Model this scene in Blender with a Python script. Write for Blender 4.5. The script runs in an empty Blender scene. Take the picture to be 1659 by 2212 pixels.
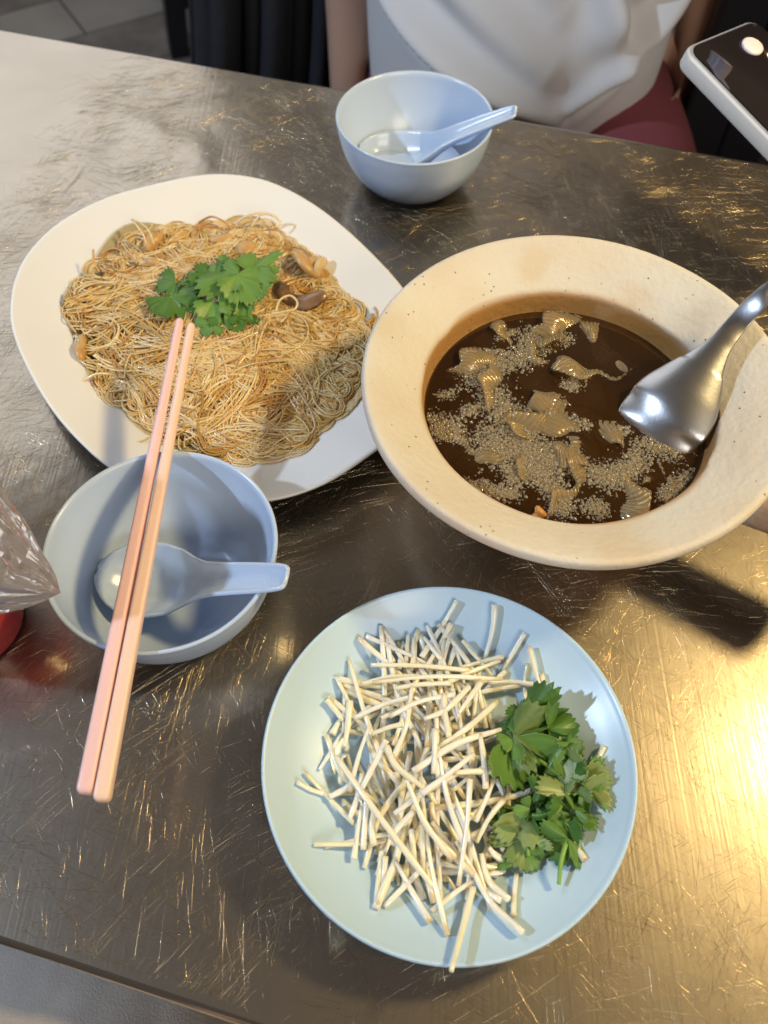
import bpy, bmesh, math, random
import numpy as np
from mathutils import Vector, Matrix

SC = bpy.context.scene
COL = SC.collection
random.seed(7)
RNG = np.random.default_rng(11)

# ------------------------------------------------------------------ camera
PITCH, ROLL, CAM_H, FPX = math.radians(58.01), math.radians(1.385), 0.4116, 826.5
CF = Vector((0, math.cos(PITCH), -math.sin(PITCH)))
_r = Vector((1, 0, 0)); _u = _r.cross(CF)
CR = _r*math.cos(ROLL) + _u*math.sin(ROLL)
CU = -_r*math.sin(ROLL) + _u*math.cos(ROLL)
CO = Vector((0, 0, CAM_H))
cd = bpy.data.cameras.new('camera'); cam = bpy.data.objects.new('camera', cd); COL.objects.link(cam)
cd.sensor_fit = 'VERTICAL'; cd.sensor_height = 36.0; cd.lens = FPX/1024*36.0
cd.clip_start = 0.01; cd.clip_end = 60
M = Matrix((CR, CU, -CF)).transposed().to_4x4(); M.translation = CO
cam.matrix_world = M
cd.dof.use_dof = True; cd.dof.focus_distance = 0.43; cd.dof.aperture_fstop = 9.0
SC.camera = cam
SC.render.engine = 'CYCLES'
SC.cycles.use_denoising = True
SC.cycles.max_bounces = 10; SC.cycles.transparent_max_bounces = 24
SC.cycles.caustics_reflective = False; SC.cycles.caustics_refractive = False
SC.cycles.sample_clamp_indirect = 4.0
SC.view_settings.view_transform = 'Standard'; SC.view_settings.look = 'None'
SC.view_settings.exposure = 0.0; SC.view_settings.gamma = 1.0

# ------------------------------------------------------------------ world: dim warm night ambience of the eating stall
W = bpy.data.worlds.new('World'); SC.world = W; W.use_nodes = True
W.node_tree.nodes['Background'].inputs[0].default_value = (0.088, 0.068, 0.053, 1)
W.node_tree.nodes['Background'].inputs[1].default_value = 1.0

# ------------------------------------------------------------------ lamps
def lamp(name, kind, loc, power, col, size=.05, size_y=None, target=None):
    l = bpy.data.lights.new(name, kind); o = bpy.data.objects.new(name, l); COL.objects.link(o)
    l.energy = power; l.color = col; o.location = loc
    if kind in ('POINT', 'SPOT'):
        l.shadow_soft_size = size
        if kind == 'SPOT':
            l.spot_size = math.radians(76); l.spot_blend = .45
            o.rotation_euler = (Vector(target)-Vector(loc)).to_track_quat('-Z', 'Y').to_euler()
    else:
        l.size = size
        if size_y: l.shape = 'RECTANGLE'; l.size_y = size_y
        o.rotation_euler = (Vector(target)-Vector(loc)).to_track_quat('-Z', 'Y').to_euler()
    return o
lamp('warm_clip_lamp', 'SPOT', (0.72, 0.37, 0.86), 42, (1.0, 0.74, 0.33), .065, None, (.0, .06, 0))
lamp('cool_tube', 'POINT', (-1.54, 0.06, 1.2), 92, (0.62, 0.78, 1.0), .035)
lamp('shop_light_panel', 'AREA', (-1.15, 2.2, 1.35), 12.5, (0.93, 0.96, 1.0), 1.35, 1.5, (-.2, .6, 0))

lamp('soft_fill_light', 'AREA', (1.25, -2.0, 1.65), 44.0, (1.0, 0.92, 0.80), 1.4, 1.0, (0, .3, 0))  # added soft fill from behind the camera, lifts the shadows

# ------------------------------------------------------------------ helpers
def at(px, py, z=0.0):
    d = CF + CR*((px-384)/FPX) - CU*((py-512)/FPX)
    return CO + d*((z-CAM_H)/d.z)
K = 768/1659
def D(x, y, z=0.0): return at(x*K, y*K, z)
def c3(x, y, z): return at(x*.9946/4, (650+y*.9946)/4, z)
def c4(x, y, z): return at((1400+x*1.00784)/4, (850+y*1.00784)/4, z)
def c5(x, y, z): return at(x*.7535/4, (1650+y*.7535)/4, z)
def c6(x, y, z): return at((1000+x*.9946)/4, (2300+y*.9946)/4, z)
def c2(x, y, z): return at((1300+x*1.0681)/4, y*1.0681/4, z)

def tag(o, label=None, cat=None, group=None, kind=None):
    if label: o['label'] = label
    if cat: o['category'] = cat
    if group: o['group'] = group
    if kind: o['kind'] = kind
    return o
def empty(name, loc, label=None, cat=None, group=None):
    o = bpy.data.objects.new(name, None); COL.objects.link(o); o.location = loc
    o.empty_display_size = .02
    return tag(o, label, cat, group)
def mk(name, verts, faces, mat, parent=None, smooth=True, origin=None, cols=None):
    """verts in world space; parented objects share the parent's origin (parents are never rotated)"""
    if parent is not None:
        org = Vector(parent.location); p = parent.parent
        while p is not None: org += Vector(p.location); p = p.parent
    else:
        org = Vector(origin) if origin is not None else Vector((0, 0, 0))
    V = np.asarray([tuple(v) for v in verts], dtype=np.float64) if not isinstance(verts, np.ndarray) else verts
    V = V - np.array(org)
    me = bpy.data.meshes.new(name)
    me.from_pydata(V.tolist(), [], faces); me.update()
    if smooth: me.polygons.foreach_set('use_smooth', [True]*len(me.polygons))
    if cols is not None:
        ca = me.color_attributes.new('Col', 'FLOAT_COLOR', 'POINT')
        c = np.ones((len(V), 4)); c[:, :3] = cols
        ca.data.foreach_set('color', c.ravel())
    o = bpy.data.objects.new(name, me); COL.objects.link(o)
    if mat: me.materials.append(mat)
    if parent is not None: o.parent = parent
    else: o.location = org
    return o
def add_mod(o, kind, **kw):
    m = o.modifiers.new(kind.lower(), kind)
    for k, v in kw.items(): setattr(m, k, v)
    return m
def lathe(prof, c, seg=96, closed=False):
    v, f = [], []
    rings = []
    for r, z in prof:
        if r < 1e-6: rings.append([len(v)]); v.append((c[0], c[1], c[2]+z))
        else:
            rings.append(list(range(len(v), len(v)+seg)))
            for k in range(seg):
                a = 2*math.pi*k/seg; v.append((c[0]+r*math.cos(a), c[1]+r*math.sin(a), c[2]+z))
    for A, B in zip(rings[:-1], rings[1:]):
        for k in range(seg):
            a0, a1 = A[k % len(A)], A[(k+1) % len(A)]; b0, b1 = B[k % len(B)], B[(k+1) % len(B)]
            q = [a0, b0, b1, a1]; q2 = []
            for i in q:
                if i not in q2: q2.append(i)
            if len(q2) > 2: f.append(q2)
    return v, f
def smooth_prof(pts, n=6):
    P = np.array(pts, float); P = np.vstack([2*P[0]-P[1], P, 2*P[-1]-P[-2]]); out = []
    for i in range(1, len(P)-2):
        for t in np.linspace(0, 1, n, endpoint=False):
            a, b, c, d = P[i-1], P[i], P[i+1], P[i+2]
            out.append(.5*(2*b+(c-a)*t+(2*a-5*b+4*c-d)*t*t+(3*b-a-3*c+d)*t**3))
    out.append(P[-2]); return np.array(out)
def closed_spline(pts, n=8):
    P = np.array(pts, float); N = len(P); out = []
    for i in range(N):
        a, b, c, d = P[i-1], P[i], P[(i+1) % N], P[(i+2) % N]
        for t in np.linspace(0, 1, n, endpoint=False):
            out.append(.5*(2*b+(c-a)*t+(2*a-5*b+4*c-d)*t*t+(3*b-a-3*c+d)*t**3))
    return np.array(out)
def tube(P, R, sides=8, cap=True):
    """tube along points P (n,3) with radius R (n) -> verts array, faces"""
    P = np.asarray(P, float); n = len(P); R = np.broadcast_to(R, (n,))
    T = np.gradient(P, axis=0); T /= np.linalg.norm(T, axis=1)[:, None]+1e-12
    up = np.array([0, 0, 1.]) if abs(T[0, 2]) < .9 else np.array([1., 0, 0])
    V = []; Nn = np.cross(T[0], up); Nn /= np.linalg.norm(Nn)
    ang = np.arange(sides)*2*math.pi/sides
    for i in range(n):
        Nn = Nn - T[i]*(Nn@T[i]); Nn /= np.linalg.norm(Nn)+1e-12
        B = np.cross(T[i], Nn)
        V.append(P[i]+R[i]*(np.cos(ang)[:, None]*Nn+np.sin(ang)[:, None]*B))
    V = np.vstack(V); F = []
    for i in range(n-1):
        for k in range(sides):
            k2 = (k+1) % sides
            F.append((i*sides+k, i*sides+k2, (i+1)*sides+k2, (i+1)*sides+k))
    if cap:
        F.append(tuple(range(sides))[::-1]); F.append(tuple(range((n-1)*sides, n*sides)))
    return V, F
def grid_faces(nu, nv, wrap=False):
    F = []
    for i in range(nu-1):
        for j in range(nv if wrap else nv-1):
            F.append((i*nv+j, (i+1)*nv+j, (i+1)*nv+(j+1) % nv, i*nv+(j+1) % nv))
    return F
def box(x0, x1, y0, y1, z0, z1):
    v = [(x, y, z) for z in (z0, z1) for x, y in ((x0, y0), (x1, y0), (x1, y1), (x0, y1))]
    return v, [(3, 2, 1, 0), (4, 5, 6, 7), (0, 1, 5, 4), (1, 2, 6, 5), (2, 3, 7, 6), (3, 0, 4, 7)]
def snoise(x, y, seed=0, n=5, f0=1.0):
    r = np.random.default_rng(seed); o = 0
    for k in range(n):
        a = r.uniform(0, 2*math.pi); f = f0*r.uniform(.6, 1.7); ph = r.uniform(0, 6.28)
        o = o + np.sin((x*math.cos(a)+y*math.sin(a))*f+ph)
    return o/n

# ------------------------------------------------------------------ materials
def nt(name):
    m = bpy.data.materials.new(name); m.use_nodes = True; t = m.node_tree
    return m, t, t.nodes['Principled BSDF'], t.nodes['Material Output']
def P(name, col, rough=.5, metal=0, var=None, bump=None, spec=None, coat=0, sss=0, attr=False, trans=0, ior=None, sheen=0, ssr=(.004, .003, .002)):
    m, t, b, out = nt(name)
    b.inputs['Base Color'].default_value = (*col, 1); b.inputs['Roughness'].default_value = rough
    b.inputs['Metallic'].default_value = metal
    if spec is not None: b.inputs['Specular IOR Level'].default_value = spec
    if coat: b.inputs['Coat Weight'].default_value = coat; b.inputs['Coat Roughness'].default_value = .08
    if sss:
        b.inputs['Subsurface Weight'].default_value = sss; b.inputs['Subsurface Radius'].default_value = ssr
        b.inputs['Subsurface Scale'].default_value = 1.0
    if sheen: b.inputs['Sheen Weight'].default_value = sheen
    if ior: b.inputs['IOR'].default_value = ior
    if trans: b.inputs['Transmission Weight'].default_value = trans
    src = None
    if attr:
        a = t.nodes.new('ShaderNodeVertexColor'); a.layer_name = 'Col'; src = a.outputs[0]
        t.links.new(src, b.inputs['Base Color'])
    tc = t.nodes.new('ShaderNodeTexCoord')
    if var:   # (scale, colour2, amount)
        n = t.nodes.new('ShaderNodeTexNoise'); n.inputs['Scale'].default_value = var[0]; n.inputs['Detail'].default_value = 5
        t.links.new(tc.outputs['Object'], n.inputs['Vector'])
        rp = t.nodes.new('ShaderNodeMapRange'); rp.inputs[1].default_value = .35; rp.inputs[2].default_value = .68; rp.inputs[4].default_value = var[2]
        t.links.new(n.outputs[0], rp.inputs[0])
        mx = t.nodes.new('ShaderNodeMix'); mx.data_type = 'RGBA'; mx.inputs[6].default_value = (*col, 1); mx.inputs[7].default_value = (*var[1], 1)
        if src: t.links.new(src, mx.inputs[6])
        t.links.new(rp.outputs[0], mx.inputs[0]); t.links.new(mx.outputs[2], b.inputs['Base Color'])
    if bump:  # (scale, strength, distance)
        n = t.nodes.new('ShaderNodeTexNoise'); n.inputs['Scale'].default_value = bump[0]; n.inputs['Detail'].default_value = 4
        t.links.new(tc.outputs['Object'], n.inputs['Vector'])
        bp = t.nodes.new('ShaderNodeBump'); bp.inputs['Strength'].default_value = bump[1]; bp.inputs['Distance'].default_value = bump[2]
        t.links.new(n.outputs[0], bp.inputs['Height']); t.links.new(bp.outputs[0], b.inputs['Normal'])
    return m

def steel_table():
    m, t, b, out = nt('scuffed_steel'); N = t.nodes; L = t.links
    b.inputs['Metallic'].default_value = 1
    tc = N.new('ShaderNodeTexCoord')
    def noise(scale, det=4, vec=None, dist=0):
        n = N.new('ShaderNodeTexNoise'); n.inputs['Scale'].default_value = scale; n.inputs['Detail'].default_value = det
        n.inputs['Distortion'].default_value = dist
        L.new(vec or tc.outputs['Object'], n.inputs['Vector']); return n.outputs[0]
    # smudges: broad patches of roughness, faint brown film
    mr = N.new('ShaderNodeMapRange'); mr.inputs[1].default_value = .3; mr.inputs[2].default_value = .7; mr.inputs[3].default_value = .07; mr.inputs[4].default_value = .16
    L.new(noise(9, 6), mr.inputs[0]); L.new(mr.outputs[0], b.inputs['Roughness'])
    cr = N.new('ShaderNodeMix'); cr.data_type = 'RGBA'; cr.inputs[6].default_value = (.47, .415, .345, 1); cr.inputs[7].default_value = (.33, .285, .23, 1)
    L.new(noise(14, 7, dist=.6), cr.inputs[0]); L.new(cr.outputs[2], b.inputs['Base Color'])
    # hairline relief: stretched noise in several directions
    acc = None
    for i, (ang, sc_) in enumerate(((12, 420), (58, 360), (97, 460), (141, 380), (170, 520))):
        mp = N.new('ShaderNodeMapping'); mp.inputs['Rotation'].default_value = (0, 0, math.radians(ang)); mp.inputs['Scale'].default_value = (sc_*1.6, 7, 1)
        L.new(tc.outputs['Object'], mp.inputs['Vector'])
        n = noise(1.0, 2, mp.outputs[0])
        if acc is None: acc = n
        else:
            ad = N.new('ShaderNodeMath'); ad.operation = 'ADD'; L.new(acc, ad.inputs[0]); L.new(n, ad.inputs[1]); acc = ad.outputs[0]
    bp = N.new('ShaderNodeBump'); bp.inputs['Strength'].default_value = .22; bp.inputs['Distance'].default_value = .00012
    L.new(acc, bp.inputs['Height'])
    bp2 = N.new('ShaderNodeBump'); bp2.inputs['Strength'].default_value = .16; bp2.inputs['Distance'].default_value = .0006
    L.new(noise(95, 3), bp2.inputs['Height']); L.new(bp.outputs[0], bp2.inputs['Normal'])
    L.new(bp2.outputs[0], b.inputs['Normal'])
    # fine scouring haze: a second, much broader reflection lobe
    g = N.new('ShaderNodeBsdfGlossy'); g.inputs[1].default_value = .40; L.new(cr.outputs[2], g.inputs[0]); L.new(bp2.outputs[0], g.inputs['Normal'])
    ms = N.new('ShaderNodeMixShader'); ms.inputs[0].default_value = .58; L.new(b.outputs[0], ms.inputs[1]); L.new(g.outputs[0], ms.inputs[2]); L.new(ms.outputs[0], out.inputs[0])
    return m

def clay():
    m, t, b, out = nt('unglazed_clay'); N = t.nodes; L = t.links
    b.inputs['Roughness'].default_value = .85
    tc = N.new('ShaderNodeTexCoord'); sp = N.new('ShaderNodeSeparateXYZ'); L.new(tc.outputs['Object'], sp.inputs[0])
    def noise(s, d=5):
        n = N.new('ShaderNodeTexNoise'); n.inputs['Scale'].default_value = s; n.inputs['Detail'].default_value = d; L.new(tc.outputs['Object'], n.inputs['Vector']); return n.outputs[0]
    def math_(op, a, c):
        n = N.new('ShaderNodeMath'); n.operation = op
        for i, v in enumerate((a, c)):
            if isinstance(v, (int, float)): n.inputs[i].default_value = v
            else: L.new(v, n.inputs[i])
        return n.outputs[0]
    def mix(f, a, c):
        n = N.new('ShaderNodeMix'); n.data_type = 'RGBA'
        for i, v in ((6, a), (7, c)):
            if isinstance(v, tuple): n.inputs[i].default_value = (*v, 1)
            else: L.new(v, n.inputs[i])
        L.new(f, n.inputs[0]); return n.outputs[2]
    def rng(v, a, c, lo=0, hi=1):
        n = N.new('ShaderNodeMapRange'); n.inputs[1].default_value = a; n.inputs[2].default_value = c; n.inputs[3].default_value = lo; n.inputs[4].default_value = hi
        L.new(v, n.inputs[0]); return n.outputs[0]
    col = mix(rng(noise(22), .35, .7), (.62, .59, .515), (.58, .51, .41))
    # broth stain climbing the wall from the broth line, ragged
    zz = math_('ADD', sp.outputs[2], math_('MULTIPLY', noise(30, 6), -.008))
    r2 = math_('SQRT', math_('ADD', math_('MULTIPLY', sp.outputs[0], sp.outputs[0]), math_('MULTIPLY', sp.outputs[1], sp.outputs[1])), 0)
    inner = rng(r2, .081, .077)
    col = mix(math_('MULTIPLY', rng(zz, .0725, .0700), inner), col, (.33, .165, .04))
    # splashes
    col = mix(math_('MULTIPLY', rng(noise(17, 3), .60, .68), .40), col, (.56, .43, .27))
    # dark grit and kiln specks
    v = N.new('ShaderNodeTexVoronoi'); v.inputs['Scale'].default_value = 210; L.new(tc.outputs['Object'], v.inputs['Vector'])
    sel = math_('MULTIPLY', rng(v.outputs[0], .12, .07), rng(noise(60, 2), .53, .58))
    col = mix(sel, col, (.16, .11, .07))
    # scorched pinkish outer body
    outer = math_('MULTIPLY', rng(r2, .1085, .1115), 1)
    col = mix(math_('MULTIPLY', outer, rng(noise(12), .3, .6)), col, (.66, .40, .27))
    L.new(col, b.inputs['Base Color'])
    bp = N.new('ShaderNodeBump'); bp.inputs['Strength'].default_value = .8; bp.inputs['Distance'].default_value = .0008
    L.new(math_('ADD', noise(260, 4), math_('MULTIPLY', sel, -1.2)), bp.inputs['Height']); L.new(bp.outputs[0], b.inputs['Normal'])
    return m

def leafmat(name, c1, c2):
    m, t, b, out = nt(name); N = t.nodes; L = t.links
    b.inputs['Roughness'].default_value = .38
    a = N.new('ShaderNodeVertexColor'); a.layer_name = 'Col'
    tc = N.new('ShaderNodeTexCoord'); n = N.new('ShaderNodeTexNoise'); n.inputs['Scale'].default_value = 120; L.new(tc.outputs['Object'], n.inputs['Vector'])
    mx = N.new('ShaderNodeMix'); mx.data_type = 'RGBA'; mx.inputs[6].default_value = (*c1, 1); mx.inputs[7].default_value = (*c2, 1)
    sp = N.new('ShaderNodeSeparateColor'); L.new(a.outputs[0], sp.inputs[0])
    ad = N.new('ShaderNodeMath'); ad.operation = 'MULTIPLY_ADD'; ad.inputs[1].default_value = .35; L.new(n.outputs[0], ad.inputs[0]); L.new(sp.outputs[0], ad.inputs[2]); ad.use_clamp = True
    L.new(ad.outputs[0], mx.inputs[0]); L.new(mx.outputs[2], b.inputs['Base Color'])
    tr = N.new('ShaderNodeBsdfTranslucent'); L.new(mx.outputs[2], tr.inputs[0])
    ms = N.new('ShaderNodeMixShader'); ms.inputs[0].default_value = .35
    L.new(b.outputs[0], ms.inputs[1]); L.new(tr.outputs[0], ms.inputs[2]); L.new(ms.outputs[0], out.inputs[0])
    bp = N.new('ShaderNodeBump'); bp.inputs['Strength'].default_value = .4; bp.inputs['Distance'].default_value = .0004
    n2 = N.new('ShaderNodeTexNoise'); n2.inputs['Scale'].default_value = 500; L.new(tc.outputs['Object'], n2.inputs['Vector'])
    L.new(n2.outputs[0], bp.inputs['Height']); L.new(bp.outputs[0], b.inputs['Normal'])
    return m
def film(name, tint, gloss_col, body, body_w, rough, ior=1.33, volume=None):
    """thin clear film / liquid skin: tinted straight-through light + fresnel gloss (+ a little milky body)"""
    m, t, b, out = nt(name); N = t.nodes; L = t.links; N.remove(b)
    tr = N.new('ShaderNodeBsdfTransparent'); tr.inputs[0].default_value = (*tint, 1)
    gl = N.new('ShaderNodeBsdfGlossy'); gl.inputs[0].default_value = (*gloss_col, 1); gl.inputs[1].default_value = rough
    df = N.new('ShaderNodeBsdfDiffuse'); df.inputs[0].default_value = (*body, 1)
    tl = N.new('ShaderNodeBsdfTranslucent'); tl.inputs[0].default_value = (*body, 1)
    fr = N.new('ShaderNodeFresnel'); fr.inputs[0].default_value = ior
    a = N.new('ShaderNodeMixShader'); a.inputs[0].default_value = body_w
    bb = N.new('ShaderNodeMixShader'); bb.inputs[0].default_value = .4; L.new(df.outputs[0], bb.inputs[1]); L.new(tl.outputs[0], bb.inputs[2])
    L.new(tr.outputs[0], a.inputs[1]); L.new(bb.outputs[0], a.inputs[2])
    c = N.new('ShaderNodeMixShader'); L.new(fr.outputs[0], c.inputs[0]); L.new(a.outputs[0], c.inputs[1]); L.new(gl.outputs[0], c.inputs[2])
    L.new(c.outputs[0], out.inputs[0])
    if volume:
        va = N.new('ShaderNodeVolumeAbsorption'); va.inputs[0].default_value = (*volume[0], 1); va.inputs[1].default_value = volume[1]
        L.new(va.outputs[0], out.inputs[1])
    return m

MT = steel_table()
MSCR = P('bright_scratch_steel', (.54, .44, .28), .21, 1)
MEDGE = P('polished_steel_edge', (.62, .60, .57), .16, 1)
MBLUE = P('pale_blue_melamine', (.48, .59, .77), .25, spec=.5, bump=(300, .05, .0003), var=(6, (.45, .56, .74), .6))
MBEAN = P('pale_aqua_melamine', (.50, .67, .82), .30, spec=.5, var=(5, (.47, .64, .79), .7), bump=(250, .05, .0003))
MWHITE = P('white_melamine', (.80, .785, .75), .24, spec=.5, var=(7, (.77, .75, .70), .6), bump=(200, .04, .0003))
MCLAY = clay()
MLADLE = P('brushed_steel', (.41, .41, .42), .33, 1, bump=(600, .2, .0002), var=(60, (.34, .33, .33), .6))
MPINK = P('pink_plastic', (.88, .56, .54), .36, sss=.15, var=(20, (.86, .57, .51), .8))
MPEACH = P('peach_plastic', (.89, .64, .51), .36, sss=.15, var=(20, (.88, .60, .50), .8))
MNOOD = P('noodle', (.7, .5, .25), .30, attr=True, sss=.12, spec=.6, coat=.25)
MNBED = P('noodle_bed', (.50, .32, .13), .6, var=(90, (.62, .43, .20), .9), bump=(240, .8, .002))
MSPR = P('bean_sprout', (.8, .75, .6), .24, attr=True, coat=.3, sss=.75, spec=.5, ssr=(.003, .0025, .0015), var=(160, (.72, .62, .42), .25))
MLEAF1 = leafmat('cilantro_green', (.05, .16, .02), (.24, .44, .10))
MLEAF2 = leafmat('cilantro_pale', (.09, .19, .03), (.34, .44, .16))
MSTEM = P('herb_stem', (.20, .36, .07), .4, sss=.2)
MBROTH = film('brown_broth', (.96, .93, .88), (1, 1, 1), (.54, .21, .016), .075, .03, 1.34, ((.93, .66, .12), 75))
MWATER = film('clear_soup', (.93, .94, .90), (1, 1, 1), (.5, .5, .4), .03, .02, 1.33)
MOIL = film('soy_oil_film', (.97, .93, .82), (1, 1, 1), (.6, .45, .22), .03, .08, 1.4)
MFOAM = film('foam_bubble', (.97, .94, .88), (1, 1, 1), (.98, .80, .50), .31, .07, 1.5)
MBAG = film('clear_plastic', (1, .98, .98), (1, 1, 1), (.93, .88, .91), .27, .07, 1.5)
MSLICE = film('gelatinous_slice', (.93, .80, .52), (1, 1, 1), (.85, .67, .38), .30, .14, 1.42)
MGREY = P('grey_slice', (.20, .15, .11), .32, sss=.3, bump=(260, .5, .001))
MORNG = P('orange_bit', (.55, .25, .05), .4, sss=.2)
MFISH = P('fried_garlic', (.56, .36, .14), .4, sss=.25, var=(80, (.48, .26, .08), .8), bump=(180, .5, .001), spec=.6)
MMUSH = P('dark_mushroom', (.10, .055, .03), .30, var=(70, (.32, .18, .09), .9), bump=(200, .4, .001), spec=.6)
MDUST = P('white_pepper', (.42, .33, .22), .9)
MRED = P('red_drink', (.50, .02, .03), .25, var=(60, (.62, .10, .10), .6))
MSKIN = P('skin', (.52, .32, .23), .5, sss=.1, ssr=(.01, .005, .003))
MSHIRT = P('white_cotton', (.66, .65, .65), .9, bump=(30, .2, .003), sheen=.1)
MREDC = P('red_cloth', (.22, .05, .06), .9, bump=(60, .3, .002))
MTROU = P('grey_twill', (.44, .385, .335), .9, bump=(900, .6, .0008), var=(60, (.36, .31, .27), .8))
MBLACK = P('black_plastic', (.012, .012, .015), .35)
MBLKC = P('black_cloth', (.012, .012, .018), .8, bump=(60, .4, .003))
MPHONE = P('phone_case', (.72, .69, .64), .4)
MGLASS = P('dark_phone_glass', (.012, .009, .012), .06, spec=.6)
MDISC = P('pale_disc_finish', (.78, .72, .80), .25)
MHAIR = P('dark_hair', (.02, .015, .012), .5)
MTILE = P('wood_look_tile', (.15, .13, .115), .45, var=(14, (.25, .22, .195), .9), bump=(40, .2, .002))
MSTRIP = P('pale_stone_tile', (.33, .30, .26), .5, var=(9, (.26, .235, .21), .8))
MGROUT = P('grout', (.05, .045, .04), .9)

# ------------------------------------------------------------------ setting: floor
FZ = -0.75
v, f = box(-6, 6, -4, 9, FZ-.05, FZ)
floor = tag(mk('floor', v, f, MGROUT, smooth=False), kind='structure')
fa = math.radians(33)
def plank(cx, cy, lx, ly, mat):
    c, s = math.cos(fa), math.sin(fa); vv, ff = box(-lx/2, lx/2, -ly/2, ly/2, FZ-.004, FZ+.006)
    vv = [(cx+x*c-y*s, cy+x*s+y*c, z) for x, y, z in vv]
    return mk('floor_plank', vv, ff, mat, floor, smooth=False)
for i in range(-7, 8):
    for j in range(-3, 4):
        lx, ly = .9, .20
        x = j*lx+(i % 3)*.3; y = i*ly
        wx = x*math.cos(fa)-y*math.sin(fa); wy = 2.3+x*math.sin(fa)+y*math.cos(fa)
        if not (-2.1 < wx < 2.1 and 1.1 < wy < 3.4): continue
        plank(wx, wy, lx-.006, ly-.006, MSTRIP if i == 2 else MTILE)

# ------------------------------------------------------------------ table
TA = math.atan(-.25936)
TU = np.array([math.cos(TA), math.sin(TA)]); TV = np.array([-TU[1], TU[0]])
TO = np.array([0.0, -.0196]); TW = .677
U0, U1 = -.62, .62
def dents(x, y):
    z = .00016*snoise(x, y, 3, 5, 42.)*1.0
    for (dx, dy, rad, dep) in DENT:
        q = ((x-dx)**2+(y-dy)**2)/rad**2
        z = z - dep*np.exp(-q) + dep*.35*np.exp(-(np.sqrt(q)-1.9)**2*2.5)
    return z
d1, d2, d3 = D(247, 305), D(300, 360), D(190, 400)
DENT = [(d1.x, d1.y, .017, .0019), (d2.x, d2.y, .024, .0020), (d3.x, d3.y, .032, .0014)]
table = empty('steel_table', (float((TO+TV*TW/2)[0]), float((TO+TV*TW/2)[1]), FZ), 'scratched stainless steel dining table with a dented top', 'table')
nu, nv = 311, 170
uu = np.linspace(U0+.008, U1-.008, nu); vv_ = np.linspace(.008, TW-.008, nv)
UU, VV = np.meshgrid(uu, vv_, indexing='ij')
X = TO[0]+UU*TU[0]+VV*TV[0]; Y = TO[1]+UU*TU[1]+VV*TV[1]
edge = np.clip(np.minimum.reduce([UU-uu[0], uu[-1]-UU, VV-vv_[0], vv_[-1]-VV])/.03, 0, 1)
Z = dents(X, Y)*edge - .0003*edge
verts = np.stack([X, Y, Z], -1).reshape(-1, 3); faces = [q[::-1] for q in grid_faces(nu, nv)]
faces = [(a, b, c, d) for (d, c, b, a) in [q for q in faces]]
# flip so normals point up
faces = [tuple(reversed(q)) for q in faces] if (np.cross(verts[faces[0][1]]-verts[faces[0][0]], verts[faces[0][2]]-verts[faces[0][1]])[2] < 0) else faces
top = mk('table_top', verts, faces, MT, table)
# rolled edge running round the sheet
loop = []
for k in range(0, 41): loop.append((U0+.008+(U1-U0-.016)*k/40, .008, 0, -1))
for k in range(1, 25): loop.append((U1-.008, .008+(TW-.016)*k/24, 1, 0))
for k in range(1, 41): loop.append((U1-.008-(U1-U0-.016)*k/40, TW-.008, 0, 1))
for k in range(1, 24): loop.append((U0+.008, TW-.008-(TW-.016)*k/24, -1, 0))
ev = []
prof = [(0, 0)]+[(.0035*math.sin(a), -.0035+.0035*math.cos(a)) for a in np.linspace(.2, math.pi/2, 7)]+[(.0035, -.024), (.0015, -.027), (-.002, -.027), (-.002, -.010), (-.004, -.004)]
n = len(loop)
for off, dz in prof:
    for i, (a, b, ou, ov) in enumerate(loop):
        # mitred corners
        au = a+ou*off; bv = b+ov*off
        if abs(a-(U0+.008)) < 1e-9: au = a-off
        if abs(a-(U1-.008)) < 1e-9: au = a+off
        if abs(b-.008) < 1e-9: bv = b-off
        if abs(b-(TW-.008)) < 1e-9: bv = b+off
        q = TO+TU*au+TV*bv; ev.append((q[0], q[1], dz))
ef = grid_faces(len(prof), n, True)
mk('rolled_edge', ev, [tuple(reversed(q)) for q in ef], MEDGE, table)
for su, sv in ((0, 0), (1, 0), (0, 1), (1, 1)):
    q = TO+TU*(U0+.06+su*(U1-U0-.12))+TV*(.06+sv*(TW-.12))
    V_, F_ = tube([(q[0], q[1], FZ+.006), (q[0], q[1], -.01)], .016, 16); mk('leg', V_, F_, MEDGE, table)
# the scratches: thousands of shallow bright score lines ploughed into the sheet
NB = 9500; NP = 11; NS = NB*NP     # bundles of near-parallel hairlines, as wiping and scouring leave them
bu = RNG.uniform(U0+.2, U1-.02, NB); bv0 = RNG.uniform(.012, TW-.012, NB)
ba = np.where(RNG.random(NB) < .55, RNG.uniform(0, math.pi, NB), RNG.choice([0, 35, 80, 100, 150], NB)*math.pi/180+RNG.normal(0, .22, NB))
sp_ = np.repeat(RNG.uniform(.002, .016, NB), NP)
cu = np.clip(np.repeat(bu, NP)+RNG.normal(0, 1, NS)*sp_, U0+.012, U1-.012); cv = np.clip(np.repeat(bv0, NP)+RNG.normal(0, 1, NS)*sp_, .012, TW-.012)
ln = np.clip(np.repeat(RNG.lognormal(math.log(.014), .6, NB), NP)*RNG.uniform(.3, 1.3, NS), .003, .10)
ang = np.repeat(ba, NP)+RNG.normal(0, .10, NS)
curv = np.repeat(RNG.normal(0, 3.0, NB), NP)
hw = np.clip(RNG.lognormal(math.log(.000035), .55, NS), .000015, .000095)
sl = RNG.uniform(.28, .62, NS)
segs = 2
sv_, sf_ = np.zeros((NS, segs+1, 3, 3)), []
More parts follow.
